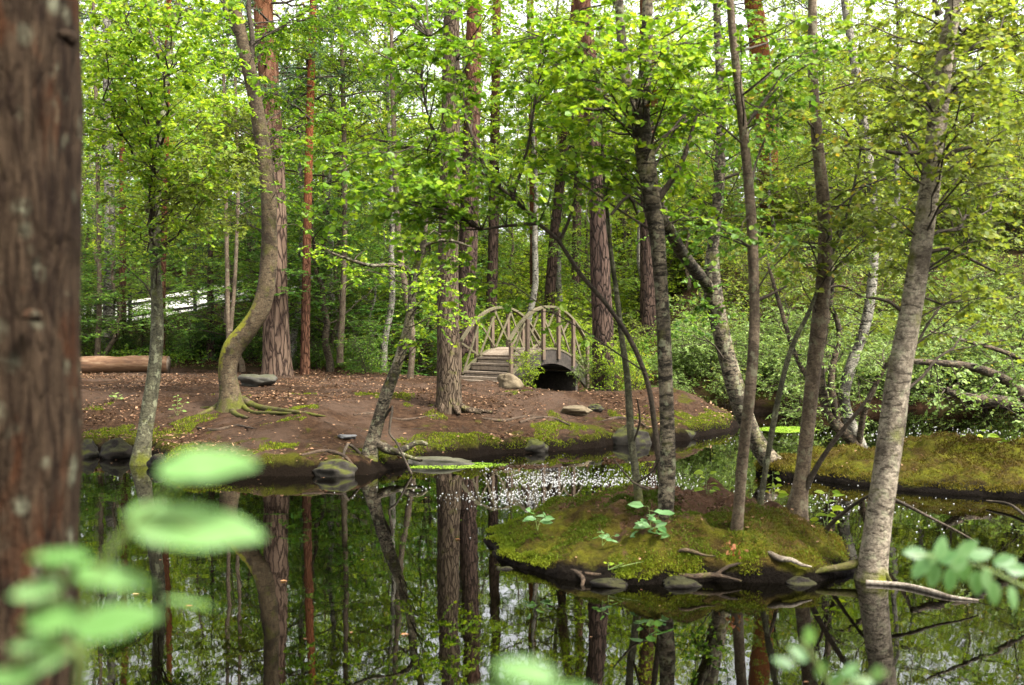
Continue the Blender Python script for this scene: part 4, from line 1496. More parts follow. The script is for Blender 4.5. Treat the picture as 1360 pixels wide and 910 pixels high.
# leaning birch on the shore
Y6 = 13.75
hero('birch_tree', 'small leaning birch with peeling dark bark at the water edge', 'tree',
     [(489, 614, 24, Y6), (494, 590, 18, Y6), (502, 560, 16, Y6), (512, 528, 17, Y6), (526, 490, 14, Y6), (538, 450, 13, Y6), (546, 410, 12, Y6), (549, 370, 11, Y6), (556, 345, 9, Y6 - .1), (563, 322, 7, Y6 - .2)],
     'birch_patch', 0.6, forks=[[(549, 372, 9, Y6), (540, 357, 7, Y6), (520, 352, 6, Y6 - .1), (495, 353, 5, Y6 - .2), (470, 347, 4, Y6 - .3), (440, 336, 3, Y6 - .4)],
                            [(551, 335, 6, Y6), (575, 322, 5, Y6 - .1), (600, 320, 4, Y6 - .2), (625, 328, 3, Y6 - .3)]],
     sprays=[(6, (390, 310, 545, 385), (12.8, 14.3)), (11, (555, 325, 635, 430), (12.8, 14.2)), (3, (480, 290, 600, 330), (13, 14))], leaf='alder_leaf', seed=33, lsize=0.052, flare=1.15, sides=14, twig=.35,
     roots=[[(*at(497, 588, Y6), .07), (*at(525, 600, Y6 - .05), .05), (*at(553, 588, Y6 + .1), .04), (*at(566, 590, Y6 + .25), .03)],
            [(*at(488, 604, Y6), .06), (*at(462, 608, Y6 + .05), .035), (*at(440, 605, Y6 + .2), .02)],
            [(*at(510, 592, Y6), .05), (*at(540, 606, Y6 - .2), .03), (*at(560, 612, Y6 - .4), .02)]],
     stubs=[[(508, 560, 4, Y6), (521, 540, 4, Y6 - .1), (517, 575, 3, Y6 - .2), (525, 585, 3, Y6 - .3), (547, 630, 3, Y6 - .5)],
            [(482, 606, 5, Y6), (462, 590, 4, Y6 - .2), (455, 612, 4, Y6 - .4), (447, 632, 3, Y6 - .5)]])

# ------------------------------------------------------------------ trees on the island
Ya = 8.3
hero('alder_tree', 'patchy grey tree on the island, the straightest one with the dark fork high up', 'tree',
     [(884, 700, 18.1, Ya), (885, 660, 22.4, Ya), (887, 620, 21.5, Ya), (885, 540, 19.8, Ya), (882, 450, 18.9, Ya), (877, 370, 18.9, Ya), (872, 310, 21.5, Ya), (864, 260, 24.1, Ya), (856, 200, 25.8, Ya), (851, 160, 25.8, Ya), (856, 110, 18.9, Ya), (859, 50, 15.5, Ya), (860, 0, 13.8, Ya)],
     'birch_patch', 3.0, forks=[[(853, 170, 19.4, Ya), (838, 140, 16.7, Ya), (831, 105, 15.0, Ya), (826, 60, 13.2, Ya), (822, 0, 11.4, Ya)],
                            [(860, 270, 13.9, Ya + .15), (885, 300, 15.3, Ya + .6), (905, 335, 16.1, Ya + 1.2), (928, 365, 16.7, Ya + 2.2)]],
     sprays=[(26, (700, 20, 900, 230), (7.3, 10.0)), (11, (840, 0, 990, 180), (7.5, 10)), (8, (800, 170, 960, 300), (7.5, 9.8), {'bare': .2})],
     leaf='alder_leaf', seed=41, lsize=0.055, flare=1.1, sides=18,
     stubs=[[(832, 150, 7, Ya), (815, 143, 6, Ya), (795, 146, 5, Ya), (775, 144, 3, Ya)], [(874, 265, 10, Ya), (895, 235, 8, Ya), (910, 205, 7, Ya), (920, 170, 5, Ya), (931, 135, 3, Ya)],
            [(846, 285, 3, Ya), (835, 260, 5, Ya - .1), (812, 285, 4, Ya - .2)], [(862, 650, 4, Ya), (840, 640, 3, Ya), (815, 610, 2, Ya)]])
# long bowed stem with the lime sprays
Yl = 8.7
hero('alder_tree', 'thin tree whose long stem bows far left over the water under lime leaves', 'tree',
     [(884, 668, 9.3, Yl), (876, 620, 8.0, Yl), (870, 570, 7.3, Yl), (861, 511, 6.6, Yl), (843, 463, 6.6, Yl), (825, 432, 6.6, Yl), (802, 400, 6.0, Yl), (769, 362, 6.0, Yl), (742, 320, 5.3, Yl), (715, 297, 5.3, Yl), (680, 262, 4.7, Yl), (650, 238, 4.0, Yl), (620, 215, 4.0, Yl), (585, 203, 3.3, Yl - .1), (550, 195, 2.0, Yl - .2)],
     'twig', None, forks=[[(715, 297, 5, Yl), (672, 300, 4, Yl), (640, 305, 3, Yl)], [(742, 322, 5, Yl), (760, 280, 4, Yl), (765, 220, 4, Yl), (760, 150, 3, Yl)], [(650, 238, 5, Yl), (625, 175, 4, Yl), (610, 120, 3, Yl), (605, 60, 3, Yl)],
                          [(585, 203, 4, Yl), (570, 160, 3, Yl), (560, 100, 3, Yl), (570, 50, 2, Yl)], [(680, 262, 5, Yl), (700, 200, 4, Yl), (712, 120, 3, Yl), (720, 50, 3, Yl)]],
     sprays=[(38, (500, 50, 760, 270), (7.9, 9.4)), (13, (430, 170, 600, 310), (7.9, 9.2)), (4, (470, 280, 580, 340), (8, 9)), (17, (540, -20, 780, 90), (8, 9.5)), (9, (430, -30, 640, 70), (8.3, 10)), (4, (660, 200, 800, 300), (8, 9.2), {'bare': .3})],
     leaf='alder_leaf', seed=42, lsize=0.055, sides=10, twig=.38, nmax=2.4)
hero('alder_tree', 'thin lichened stem nearest the left tip of the island', 'tree',
     [(849, 668, 12, 8.75), (843, 620, 10, 8.8), (838, 580, 10, 8.8), (833, 500, 9, 8.8), (826, 450, 8, 8.8), (819, 390, 7, 8.8), (812, 340, 6, 8.8), (806, 280, 5, 8.8), (800, 200, 4, 8.8)], 'mossy_green', 1.0,
     sprays=[(3, (770, 200, 860, 290), (8.2, 9.4), {'bare': .3})], leaf='alder_leaf', seed=43, lsize=.05, sides=10, twig=.3,
     stubs=[[(847, 640, 3, 8.75), (868, 625, 3, 8.6), (880, 600, 2, 8.5)], [(840, 590, 3, 8.8), (850, 560, 3, 8.7), (846, 530, 2, 8.6)]])
hero('alder_tree', 'slim straight grey stem rising from the front of the island', 'tree',
     [(977, 726, 18, 8.15), (981, 680, 15, 8.1), (987, 600, 15, 8.0), (996, 520, 15, 7.8), (1002, 430, 14, 7.8), (1000, 330, 14, 7.8), (994, 240, 13, 7.8), (985, 150, 12, 7.8), (976, 70, 11, 7.8), (970, 0, 10, 7.8)], 'thin_grey', 2.5,
     sprays=[(10, (900, 60, 1080, 330), (7, 9)), (6, (960, 0, 1130, 120), (7, 9))], leaf='mid_leaf', seed=44, lsize=.05, sides=14, flare=1.15,
     stubs=[[(998, 400, 6, 7.8), (1015, 395, 5, 7.8), (1045, 380, 3, 7.8)]])
hero('alder_tree', 'slim upright stem on the back edge of the island, left of the big lichened trunk', 'tree',
     [(1058, 678, 26, 9.3), (1064, 640, 20, 9.3), (1072, 570, 19, 9.3), (1082, 480, 20, 9.3), (1090, 410, 21, 9.3), (1096, 340, 19, 9.3), (1093, 260, 17, 9.3), (1086, 190, 15, 9.3), (1080, 110, 13, 9.3), (1079, 0, 11, 9.3)], 'thin_grey', 2.5,
     sprays=[(14, (1000, 40, 1210, 320), (8.3, 10.5)), (6, (1000, 250, 1120, 420), (8.6, 10))], leaf='olive_leaf', seed=45, lsize=.05, sides=14, flare=1.15,
     stubs=[[(1060, 670, 10, 9.3), (1085, 620, 8, 9.2), (1112, 580, 7, 9.1), (1145, 540, 5, 9.0), (1160, 515, 3, 9)]])
hero('alder_tree', 'very thin greenish stem leaning right between the slim stems of the island', 'tree',
     [(1007, 692, 10, 9.0), (1014, 640, 8, 9.0), (1026, 570, 8, 9.0), (1038, 510, 7, 9.0), (1052, 460, 7, 9.1), (1072, 420, 6, 9.2), (1092, 370, 5, 9.3), (1120, 300, 4, 9.4), (1140, 220, 3, 9.5)], 'mossy_green', .8,
     sprays=[(4, (1060, 220, 1180, 400), (8.6, 9.8))], leaf='olive_leaf', seed=46, lsize=.055, sides=8, twig=.3)
Yr = 7.8
hero('alder_tree', 'big pale lichened trunk leaning right at the right end of the island', 'tree',
     [(1157, 768, 40.7, Yr), (1161, 735, 35.7, Yr), (1167, 690, 34.3, Yr), (1176, 630, 33.6, Yr), (1184, 570, 32.9, Yr), (1192, 510, 31.4, Yr), (1203, 450, 29.3, Yr), (1214, 390, 27.8, Yr), (1225, 320, 27.2, Yr), (1235, 250, 26.4, Yr), (1243, 180, 25.0, Yr), (1251, 100, 22.8, Yr), (1260, 40, 20.7, Yr), (1268, 0, 18.6, Yr)], 'alder_grey', 3.5,
     sprays=[(22, (1230, -20, 1380, 240), (6.8, 9.5)), (15, (1120, -20, 1280, 170), (7, 9.5)), (10, (1250, 230, 1370, 420), (7.5, 9.5), {'bare': .15}), (6, (1110, 180, 1240, 330), (7.2, 9))], leaf='olive_leaf', seed=47, lsize=.05, sides=28, flare=1.1, rough=.06,
     stubs=[[(1240, 225, 10, Yr), (1270, 200, 7, Yr - .1), (1300, 195, 5, Yr - .1), (1330, 185, 3, Yr - .2)], [(1229, 200, 8, Yr), (1200, 205, 6, Yr), (1160, 198, 4, Yr), (1120, 200, 3, Yr)],
            [(1248, 20, 12, Yr), (1243, 8, 8, Yr), (1240, -4, 6, Yr)], [(1222, 340, 8, Yr), (1258, 330, 5, Yr), (1290, 345, 4, Yr), (1330, 365, 3, Yr)], [(1205, 420, 6, Yr), (1180, 400, 5, Yr), (1150, 395, 3, Yr)]])
# leaning forked tree on the mound
Yf = 13.25
hero('alder_tree', 'leaning forked tree on the mound behind the island', 'tree',
     [(1046, 636, 31.7, Yf), (1022, 612, 26.4, Yf), (1004, 585, 23.8, Yf), (988, 550, 23.8, Yf), (972, 500, 23.8, Yf), (960, 450, 23.8, Yf), (950, 405, 23.8, Yf), (945, 370, 22.0, Yf), (948, 320, 15.0, Yf), (955, 250, 14.1, Yf), (958, 150, 12.3, Yf), (954, 60, 10.6, Yf), (952, 0, 9.7, Yf)], 'birch_patch', 4,
     forks=[[(944, 385, 15.3, Yf), (930, 366, 14.6, Yf - .3), (912, 344, 13.9, Yf - .8), (896, 318, 13.9, Yf - 1.2), (880, 280, 13.2, Yf - 1.7), (868, 230, 11.8, Yf - 2)]],
     sprays=[(18, (860, 80, 1040, 330), (11.8, 14.5)), (8, (880, 300, 990, 420), (12.3, 14), {'lsize': .055}), (8, (900, 0, 1040, 120), (12, 14.5))], leaf='mid_leaf', seed=48, lsize=.055, sides=16, flare=1.25,
     stubs=[[(956, 180, 6, Yf), (925, 175, 4, Yf), (890, 150, 3, Yf)], [(955, 240, 6, Yf), (985, 230, 4, Yf), (1010, 240, 3, Yf)]])
Yg = 14.9
hero('birch_tree', 'crooked pale birch behind the mossy islet', 'tree',
     [(1142, 592, 18, Yg), (1128, 560, 16, Yg), (1121, 530, 15, Yg), (1126, 500, 15, Yg), (1138, 465, 14, Yg), (1150, 430, 14, Yg), (1158, 380, 13, Yg), (1160, 320, 13, Yg), (1158, 250, 13, Yg), (1150, 190, 13, Yg), (1142, 130, 12, Yg), (1133, 70, 11, Yg), (1122, 0, 10, Yg)], 'birch_white', 4,
     sprays=[(16, (1050, 60, 1230, 300), (13, 16.5)), (12, (1060, 260, 1250, 450), (13.5, 16.5), {'bare': .1})], leaf='olive_leaf', seed=49, lsize=.05, sides=12,
     stubs=[[(1158, 240, 5, Yg), (1130, 255, 4, Yg), (1100, 248, 2, Yg)], [(1155, 400, 5, Yg), (1120, 380, 4, Yg), (1090, 385, 2, Yg)], [(1150, 190, 6, Yg), (1185, 180, 4, Yg), (1215, 190, 3, Yg)]])
hero('willow_bush', 'dark crooked stems of a willow bush behind the slim island stems', 'tree',
     [(1140, 594, 16, 14.6), (1112, 566, 15, 14.6), (1094, 530, 13, 14.7), (1088, 480, 12, 14.8), (1096, 430, 11, 14.9), (1104, 370, 9, 15), (1098, 300, 7, 15)], 'alder_dark', .8,
     forks=[[(1112, 566, 10, 14.6), (1104, 500, 9, 14.6), (1115, 440, 8, 14.7), (1100, 400, 6, 14.7), (1085, 350, 4, 14.8)], [(1094, 530, 8, 14.7), (1060, 480, 7, 15), (1040, 420, 6, 15.2), (1020, 350, 4, 15.4)], [(1140, 594, 9, 14.6), (1150, 540, 8, 14.4), (1180, 480, 6, 14.2), (1215, 430, 4, 14)]],
     sprays=[(26, (1010, 290, 1200, 500), (13.6, 16.5), {'bare': .1}), (10, (1040, 440, 1200, 560), (13.6, 15.5), {'minh': .4})], leaf='grey_leaf', tpl='narrow', seed=50, lsize=.075, sides=10, twig=.4)
# arching fallen branches at the right
for k, (lab, path, reg) in enumerate((
        ('long brown branch arching down from the right over the water', [(1420, 590, 20, 13), (1360, 525, 16, 12.8), (1325, 500, 13, 12.7), (1285, 486, 11, 12.6), (1240, 482, 9, 12.5), (1212, 480, 7, 12.4)], [(10, (1200, 470, 1400, 560), (11.8, 13.3))]),
        ('dark thicker bough lying low over the water at the right', [(1440, 560, 24, 15.5), (1370, 542, 20, 15.3), (1320, 532, 17, 15.2), (1285, 528, 13, 15.1), (1255, 518, 9, 15)], [(10, (1220, 490, 1400, 550), (14, 16))]),
        ('thin bare branch trailing right of the big lichened trunk', [(1400, 500, 8, 11.5), (1340, 470, 6, 11.3), (1290, 455, 5, 11.2), (1235, 440, 3, 11)], [(8, (1230, 420, 1400, 540), (10.6, 12))]))):
    hero('fallen_branch', lab, 'branch', path, 'alder_dark', None, sprays=[(*r_, {'bare': .3, 'minh': -3, 'arch': .02}) for r_ in reg], leaf='grey_leaf', tpl='round', seed=70 + k, lsize=.05, sides=10, base_extra=0.0, twig=.35, nmax=1.5)
# ------------------------------------------------------------------ the wood behind
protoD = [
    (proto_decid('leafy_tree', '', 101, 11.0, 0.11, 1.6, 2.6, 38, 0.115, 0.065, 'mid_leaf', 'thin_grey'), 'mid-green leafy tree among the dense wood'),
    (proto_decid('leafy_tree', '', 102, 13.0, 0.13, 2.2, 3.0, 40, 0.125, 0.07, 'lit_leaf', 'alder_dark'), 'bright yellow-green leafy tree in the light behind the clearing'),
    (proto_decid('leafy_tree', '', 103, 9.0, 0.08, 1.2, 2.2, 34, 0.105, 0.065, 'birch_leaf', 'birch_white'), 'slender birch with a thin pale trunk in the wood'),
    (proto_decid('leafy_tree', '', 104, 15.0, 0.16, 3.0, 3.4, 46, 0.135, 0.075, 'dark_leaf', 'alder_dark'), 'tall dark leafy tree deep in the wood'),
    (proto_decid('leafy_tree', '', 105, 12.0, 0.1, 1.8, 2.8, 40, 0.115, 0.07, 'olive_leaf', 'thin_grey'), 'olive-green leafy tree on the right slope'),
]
protoS = [
    (proto_shrub('shrub', '', 111, 1.7, 1.5, 70, 0.08, 0.06, 'dark_leaf'), 'dark green shrub in the thicket behind the clearing'),
    (proto_shrub('shrub', '', 112, 2.4, 1.9, 80, 0.085, 0.06, 'mid_leaf'), 'mid-green shrub in the thicket'),
    (proto_shrub('shrub', '', 113, 2.0, 2.0, 80, 0.09, 0.06, 'lit_leaf'), 'bright yellow-green shrub in the light behind the bridge'),
    (proto_shrub('shrub', '', 114, 1.8, 1.8, 110, 0.07, 0.042, 'grey_leaf', 'rhomb'), 'grey-green willow shrub on the right bank'),
    (proto_shrub('shrub', '', 115, 2.2, 2.0, 76, 0.08, 0.06, 'olive_leaf'), 'olive-green shrub on the right slope'),
]
protoD.append((proto_decid('leafy_tree', '', 106, 16.0, 0.13, 6.5, 3.3, 44, 0.115, 0.07, 'lit_leaf', 'birch_white'), ''))
GD = ['leafy trees of the wood'] * 5
used = {}
SHADE = ['dark green', 'mid-green', 'bright yellow-green', 'narrow-leaved grey-green', 'olive-green']
SHADET = ['mid-green leafy', 'bright yellow-green leafy', 'slender pale-stemmed birch-like', 'tall dark green leafy', 'olive-green leafy', 'tall high-crowned bright green']
LAB = {'shrubs behind the clearing': '{} shrub in the thicket edging the bare clearing', 'shrubs behind the footbridge': '{} shrub on the far side of the footbridge',
       'shrubs on the right bank': '{} shrub on the bank and slope right of the stream', 'shrubs deep in the wood': '{} shrub deep in the wood between far trunks',
       'leafy trees of the wood': '{} tree in the dense wood beyond the pond'}


def place(lst, k, x, y, s, rz, group, rng, sink=0.05, sz=None):
    root, lab = lst[k]
    lab = LAB[group].format((SHADE if lst is protoS else SHADET)[k])
    o = root if id(root) not in used else copy_tree(root)
    used[id(root)] = True
    o.location = (float(x), float(y), float(terrain(x, y)) - sink)
    o.rotation_euler = (0, 0, float(rz))
    o.scale = (s, s, s if sz is None else sz)
    o['label'] = lab
    o['group'] = group + ', ' + (SHADE if lst is protoS else SHADET)[k]
    return o


def fx(px, y):
    return (px - 680.0) / F * y


rng = np.random.default_rng(77)
# thicket right behind the clearing (left)
for px, py, k, s in ((120, 485, 1, .55), (75, 480, 1, .7), (165, 470, 0, .6), (195, 478, 0, .5), (240, 482, 0, .75), (262, 485, 0, .6), (285, 478, 0, .9), (335, 486, 0, .7), (300, 476, 0, .7), (330, 478, 1, .6),
                     (385, 492, 0, .45), (425, 492, 0, .7), (440, 482, 1, .9), (468, 494, 1, .65), (490, 497, 1, .62), (515, 490, 0, .9), (540, 485, 1, .85), (565, 484, 0, .7), (395, 476, 1, 1.0), (500, 470, 1, 1.1), (455, 470, 0, 1.2),
                     (560, 468, 1, 1.1), (350, 470, 1, 1.1), (250, 480, 0, .6), (575, 478, 1, .6), (100, 470, 1, .8), (140, 478, 0, .5)):
    h = ground_hit(px, py)
    place(protoS, k, h[0], h[1] + rng.uniform(0.2, .8), s * rng.uniform(.9, 1.1), rng.uniform(0, 6.28), 'shrubs behind the clearing', rng, 0.08)
# behind and beside the bridge
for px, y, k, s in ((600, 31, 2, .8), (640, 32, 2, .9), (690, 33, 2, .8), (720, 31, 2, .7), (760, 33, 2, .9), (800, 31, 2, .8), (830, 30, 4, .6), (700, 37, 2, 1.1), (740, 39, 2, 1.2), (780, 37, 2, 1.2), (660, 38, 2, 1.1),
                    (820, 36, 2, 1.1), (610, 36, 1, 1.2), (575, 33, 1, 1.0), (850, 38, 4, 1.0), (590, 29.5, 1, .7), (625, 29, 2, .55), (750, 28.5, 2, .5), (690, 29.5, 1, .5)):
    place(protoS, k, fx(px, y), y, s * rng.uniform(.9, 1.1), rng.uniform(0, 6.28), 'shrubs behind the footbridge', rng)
# right bank and slope
for px, y, k, s in ((895, 24.3, 3, .55), (920, 24.6, 3, .75), (950, 24.2, 3, .8), (985, 24.0, 3, .75), (910, 26, 3, .7), (940, 27, 3, .9), (975, 26.5, 4, .9), (1005, 25, 3, .8), (1030, 24.6, 3, .8), (1065, 25.2, 3, .9), (1100, 24.6, 3, .85),
                    (1140, 25, 3, 1.0), (1180, 25.2, 3, .9), (1220, 25, 3, .85), (1260, 25.6, 3, .9), (1300, 25.4, 3, .8), (1345, 25.8, 3, .9), (1385, 25.6, 4, 1.0), (1050, 28, 4, 1.0), (1100, 28, 4, 1.1), (1160, 28.5, 4, 1.0), (1220, 28.5, 3, 1.0),
                    (1275, 28.5, 3, .8), (1330, 29, 3, .9), (1370, 29, 4, .9), (1010, 30, 4, 1.0), (965, 31, 4, 1.0), (1080, 33, 4, 1.2), (1140, 33, 4, 1.1), (1350, 34, 4, 1.2), (1300, 36, 2, 1.2), (1240, 35, 4, 1.0), (1200, 38, 2, 1.2), (1390, 36, 2, 1.3),
                    (925, 36, 4, 1.0), (1340, 40, 2, 1.4), (1260, 41, 2, 1.3), (880, 41, 2, 1.2), (1000, 38, 2, 1.2), (1100, 40, 2, 1.3), (1430, 28, 3, 1.0), (1420, 32, 4, 1.2), (900, 23.9, 3, .5), (1010, 23.5, 3, .62), (1040, 23.4, 3, .6), (1075, 23.8, 3, .7), (1110, 23.7, 3, .65), (1150, 24, 3, .7), (1190, 24.1, 3, .7), (1235, 24.3, 3, .75), (1280, 24.4, 3, .7), (1320, 24.5, 3, .75), (1365, 24.6, 3, .8), (1060, 23.1, 3, .8), (1130, 23.4, 3, .85), (1210, 23.9, 3, .9), (1300, 24.2, 3, .9), (960, 23.6, 3, .7), (1385, 24.3, 3, .9)):
    place(protoS, k, fx(px, y), y + rng.uniform(-.3, .3), s * rng.uniform(.9, 1.1), rng.uniform(0, 6.28), 'shrubs on the right bank', rng)
# more understorey all through
for q in range(130):
    y = rng.uniform(33, 62)
    px = rng.uniform(-60, 1440)
    k = 2 if 560 < px < 900 else (rng.choice([1, 1, 2]) if px < 560 else rng.choice([2, 4]))
    if 120 < px < 345 and y < 47:
        continue
    place(protoS, int(k), fx(px, y), y, rng.uniform(1.0, 1.8), rng.uniform(0, 6.28), 'shrubs deep in the wood', rng)
# trees
PH = [11.0, 13.0, 9.0, 15.0, 12.0, 16.0]


def rank(px, y, k, q=1.0):
    h = (4.8 + (y - 27) * 0.25) * q * rng.uniform(.7, 1.3)
    sz = h / PH[k]
    sx = min(1.3, max(sz, 0.6 + 0.35 * sz))
    place(protoD, k, fx(px, y), y, sx, rng.uniform(0, 6.28), 'leafy trees of the wood', rng, 0.1, sz)


# young trees rise rank behind rank, so that each one's top stands in the light
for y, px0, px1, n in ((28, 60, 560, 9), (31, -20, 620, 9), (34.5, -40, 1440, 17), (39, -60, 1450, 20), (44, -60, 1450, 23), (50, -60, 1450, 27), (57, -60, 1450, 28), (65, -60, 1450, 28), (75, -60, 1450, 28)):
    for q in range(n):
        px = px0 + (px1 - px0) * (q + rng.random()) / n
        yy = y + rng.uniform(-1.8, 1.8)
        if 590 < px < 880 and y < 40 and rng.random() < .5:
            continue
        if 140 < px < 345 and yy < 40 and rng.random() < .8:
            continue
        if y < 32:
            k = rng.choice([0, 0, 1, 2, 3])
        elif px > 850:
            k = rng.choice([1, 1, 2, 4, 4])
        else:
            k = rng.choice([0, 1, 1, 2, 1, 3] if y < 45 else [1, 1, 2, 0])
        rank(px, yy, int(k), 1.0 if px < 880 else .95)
for px, y, s in ((390, 29, .85), (700, 32, .95), (860, 33, .9), (450, 30, .9), (610, 34, .95), (510, 28, .85), (745, 35, 1.0), (215, 34, .95), (1075, 35, .9), (800, 44, 1.1), (1180, 31, .85), (1375, 30, .85), (130, 45, 1.1)):
    place(protoD, 5, fx(px, y), y, s, rng.uniform(0, 6.28), 'leafy trees of the wood', rng, 0.1)
# unseen wood beside and behind the viewer, added to cut flat front fill
for x, y, k, s in ((-7, 2, 1, 1.2), (-9, -3, 0, 1.3), (-4, -5, 1, 1.2), (1, -6, 3, 1.1), (5, -4, 0, 1.2), (9, -2, 1, 1.2), (13, 1.5, 4, 1.2), (-13, 5, 0, 1.2), (-2, -9, 3, 1.2), (7, -9, 3, 1.2)):
    place(protoD, k, x, y, s, x, 'leafy trees of the wood', rng, 0.1)
# spruces
sprA = proto_spruce('spruce_tree', 'dark spruce with drooping boughs left of the bent mossy tree', 121, 7.0, 1.6)
sprA.location = (fx(280, 30), 30, float(terrain(fx(280, 30), 30)) - .1)
for px, y, s, lab in ((165, 31, .32, 'low bushy young spruce right behind the log bench, the larger of two'), (190, 30.6, .24, 'low bushy young spruce right behind the log bench, the smaller of two'),
                      (95, 33, .7, 'dark spruce beside the foreground trunk in the wood'), (430, 34, 1.0, 'dark spruce deep in the thicket left of the leaning birch'), (372, 36, 1.1, 'tall dark spruce behind the thick plated pine')):
    c = copy_tree(sprA)
    x = fx(px, y)
    c.location = (x, y, float(terrain(x, y)) - .1)
    c.scale = (s * 1.1, s * 1.1, s) if s > .5 else (s * 2.0, s * 2.0, s)
    c.rotation_euler = (0, 0, px)
    c['label'] = lab

# ------------------------------------------------------------------ ground cover, litter, flecks
def scatter(n, xr, yr, test, seed):
    r_ = np.random.default_rng(seed)
    x, y = r_.uniform(*xr, n), r_.uniform(*yr, n)
    k = test(x, y, r_)
    return x[k], y[k], r_


x, y, r_ = scatter(150000, (-13, 6.5), (12.8, 31), lambda x, y, r: (np.abs(x) < 0.56 * y + 1) & (shore_dist(x, y) > 0.12) & (r.random(len(x)) < np.clip(.2 + .75 * fbm(xy0(x, y, .9, 4), 4), 0.04, 1)), 5)
z = terrain(x, y)
lv = Leaves('rhomb')
n = len(x)
lv.add(np.stack([x, y, z + 0.012], -1), unit(np.stack([r_.normal(size=n), r_.normal(size=n), .25 * r_.normal(size=n)], -1)), unit(UP + .35 * r_.normal(size=(n, 3))), 0.058 * r_.uniform(.4, 1.25, n))
tag(lv.build('leaf_litter', M['litter'], seed=5), 'brown fallen leaves and needles strewn over the bare ground', 'leaf litter', kind='stuff')

x, y, r_ = scatter(2600, (-12, 5.5), (13.4, 28), lambda x, y, r: (np.abs(x) < 0.56 * y + 1) & (shore_dist(x, y) > 0.3), 15)
n = len(x)
a = r_.uniform(0, 6.28, n)
ln = .09 * r_.lognormal(0, .6, n)
A = np.stack([x, y, terrain(x, y) + .008], -1)
C = np.stack([x + ln * np.cos(a), y + ln * np.sin(a), terrain(x + ln * np.cos(a), y + ln * np.sin(a)) + .01], -1)
mb = MB()
tubes3(mb, A, (A + C) / 2 + np.stack([.1 * ln * r_.normal(size=n), .1 * ln * r_.normal(size=n), .006 + 0 * ln], -1), C, .005, .003)
tag(mb.build('twig_litter', M['twig']), 'small dead twigs strewn over the bare ground', 'twigs', kind='stuff')

# low plants of the forest floor
x, y, r_ = scatter(60000, (-20, 22), (23, 48), lambda x, y, r: (np.abs(x) < 0.56 * y + 1.5) & (shore_dist(x, y) > .25) & (((y > 27.2 - .10 * x * (x < 0)) & (x < 1.5)) | ((x > -3.8) & (x < -1.0) & (y > 25.2)) | ((x > 2.2) & (y > 23))) & (r.random(len(x)) < np.clip(.35 + .7 * fbm(xy0(x, y, .5, 2), 3), 0.02, 1)), 6)
n = len(x)
z = terrain(x, y)
lv = Leaves('rhomb')
for k in range(6):
    d = unit(np.stack([r_.normal(size=n), r_.normal(size=n), .35 + .3 * r_.normal(size=n)], -1))
    lv.add(np.stack([x + .1 * r_.normal(size=n), y + .1 * r_.normal(size=n), z + r_.uniform(.03, .42, n)], -1), d, unit(UP + .5 * r_.normal(size=(n, 3))), .085 * r_.uniform(.6, 1.3, n))
tag(lv.build('undergrowth', M['mid_leaf'], seed=6), 'low leafy undergrowth covering the forest floor', 'undergrowth', kind='stuff')

# moss on bank and islands
moss_tufts('island_moss', 'yellow-green moss cushion covering the low island', isl1[0], isl1[1], isl1[2], 80000, 1, .055, .019, M['moss_blade'], lambda p: np.clip(1.2 - .55 * (p[:, 0] - 0.3), .25, 1) * (fbm(p * 3.1, 3) > -.12) * np.clip(1.6 - .8 * (p[:, 0] - 1.0), .35, 1))
moss_tufts('island_ochre_moss', 'ochre moss patches on the low island', isl1[0], isl1[1], isl1[2], 30000, 2, .07, .015, M['ochre_moss'], lambda p: np.clip(.3 + .5 * p[:, 0], .1, 1) * (fbm(p * 3.1 + 5, 3) > .02))
moss_tufts('islet_moss', 'thick ochre green moss covering the islet at the right', isl2[0], isl2[1], isl2[2] * 0 + .12, 60000, 3, .06, .028, M['ochre_moss'])
moss_tufts('mound_moss', 'moss on the small mound under the leaning forked tree', isl3[0], isl3[1], isl3[2], 5000, 4, .05, .025, M['ochre_moss'])
x, y, r_ = scatter(400000, (-8, 5), (12.9, 19.5), lambda x, y, r: np.abs(x) < .56 * y + .5, 7)
z, sd = terrain(x, y, True)
k = (sd > .06) & (.42 * np.clip(1 - sd / 2.0, 0, 1) + .5 * fbm(xy0(x, y, 1.5, 6), 3) + .12 * fbm(xy0(x, y, 6, 1), 2) > .40)
x, y, z = x[k], y[k], z[k]
n = len(x)
lv = Leaves('tuft')
lv.add(np.stack([x, y, z - .004], -1), unit(UP + .7 * r_.normal(size=(n, 3))), r_.normal(size=(n, 3)), .028 * r_.uniform(.5, 1.3, n))
tag(lv.build('bank_moss', M['moss_blade'], seed=7), 'yellow-green moss on the rim of the pond bank', 'moss', kind='stuff')

# litter on the islands
for (V, zz, D, rho), m, sd_ in ((isl1, 900, 8), (isl2, 500, 9)):
    r_ = np.random.default_rng(sd_)
    ok = np.where(zz > .14)[0]
    w = .15 + D[ok]
    p = V[r_.choice(ok, m, p=w / w.sum())] + r_.normal(size=(m, 3)) * [.02, .02, 0] + UP * .012
    lv = Leaves('rhomb')
    lv.add(p, unit(r_.normal(size=(m, 3)) * [1, 1, .3]), unit(UP + .4 * r_.normal(size=(m, 3))), .04 * r_.uniform(.4, 1.2, m))
    tag(lv.build('leaf_litter', M['litter'], seed=sd_), 'scattered dry leaves lying on the ' + ('low island' if sd_ == 8 else 'mossy islet'), 'leaf litter', kind='stuff')

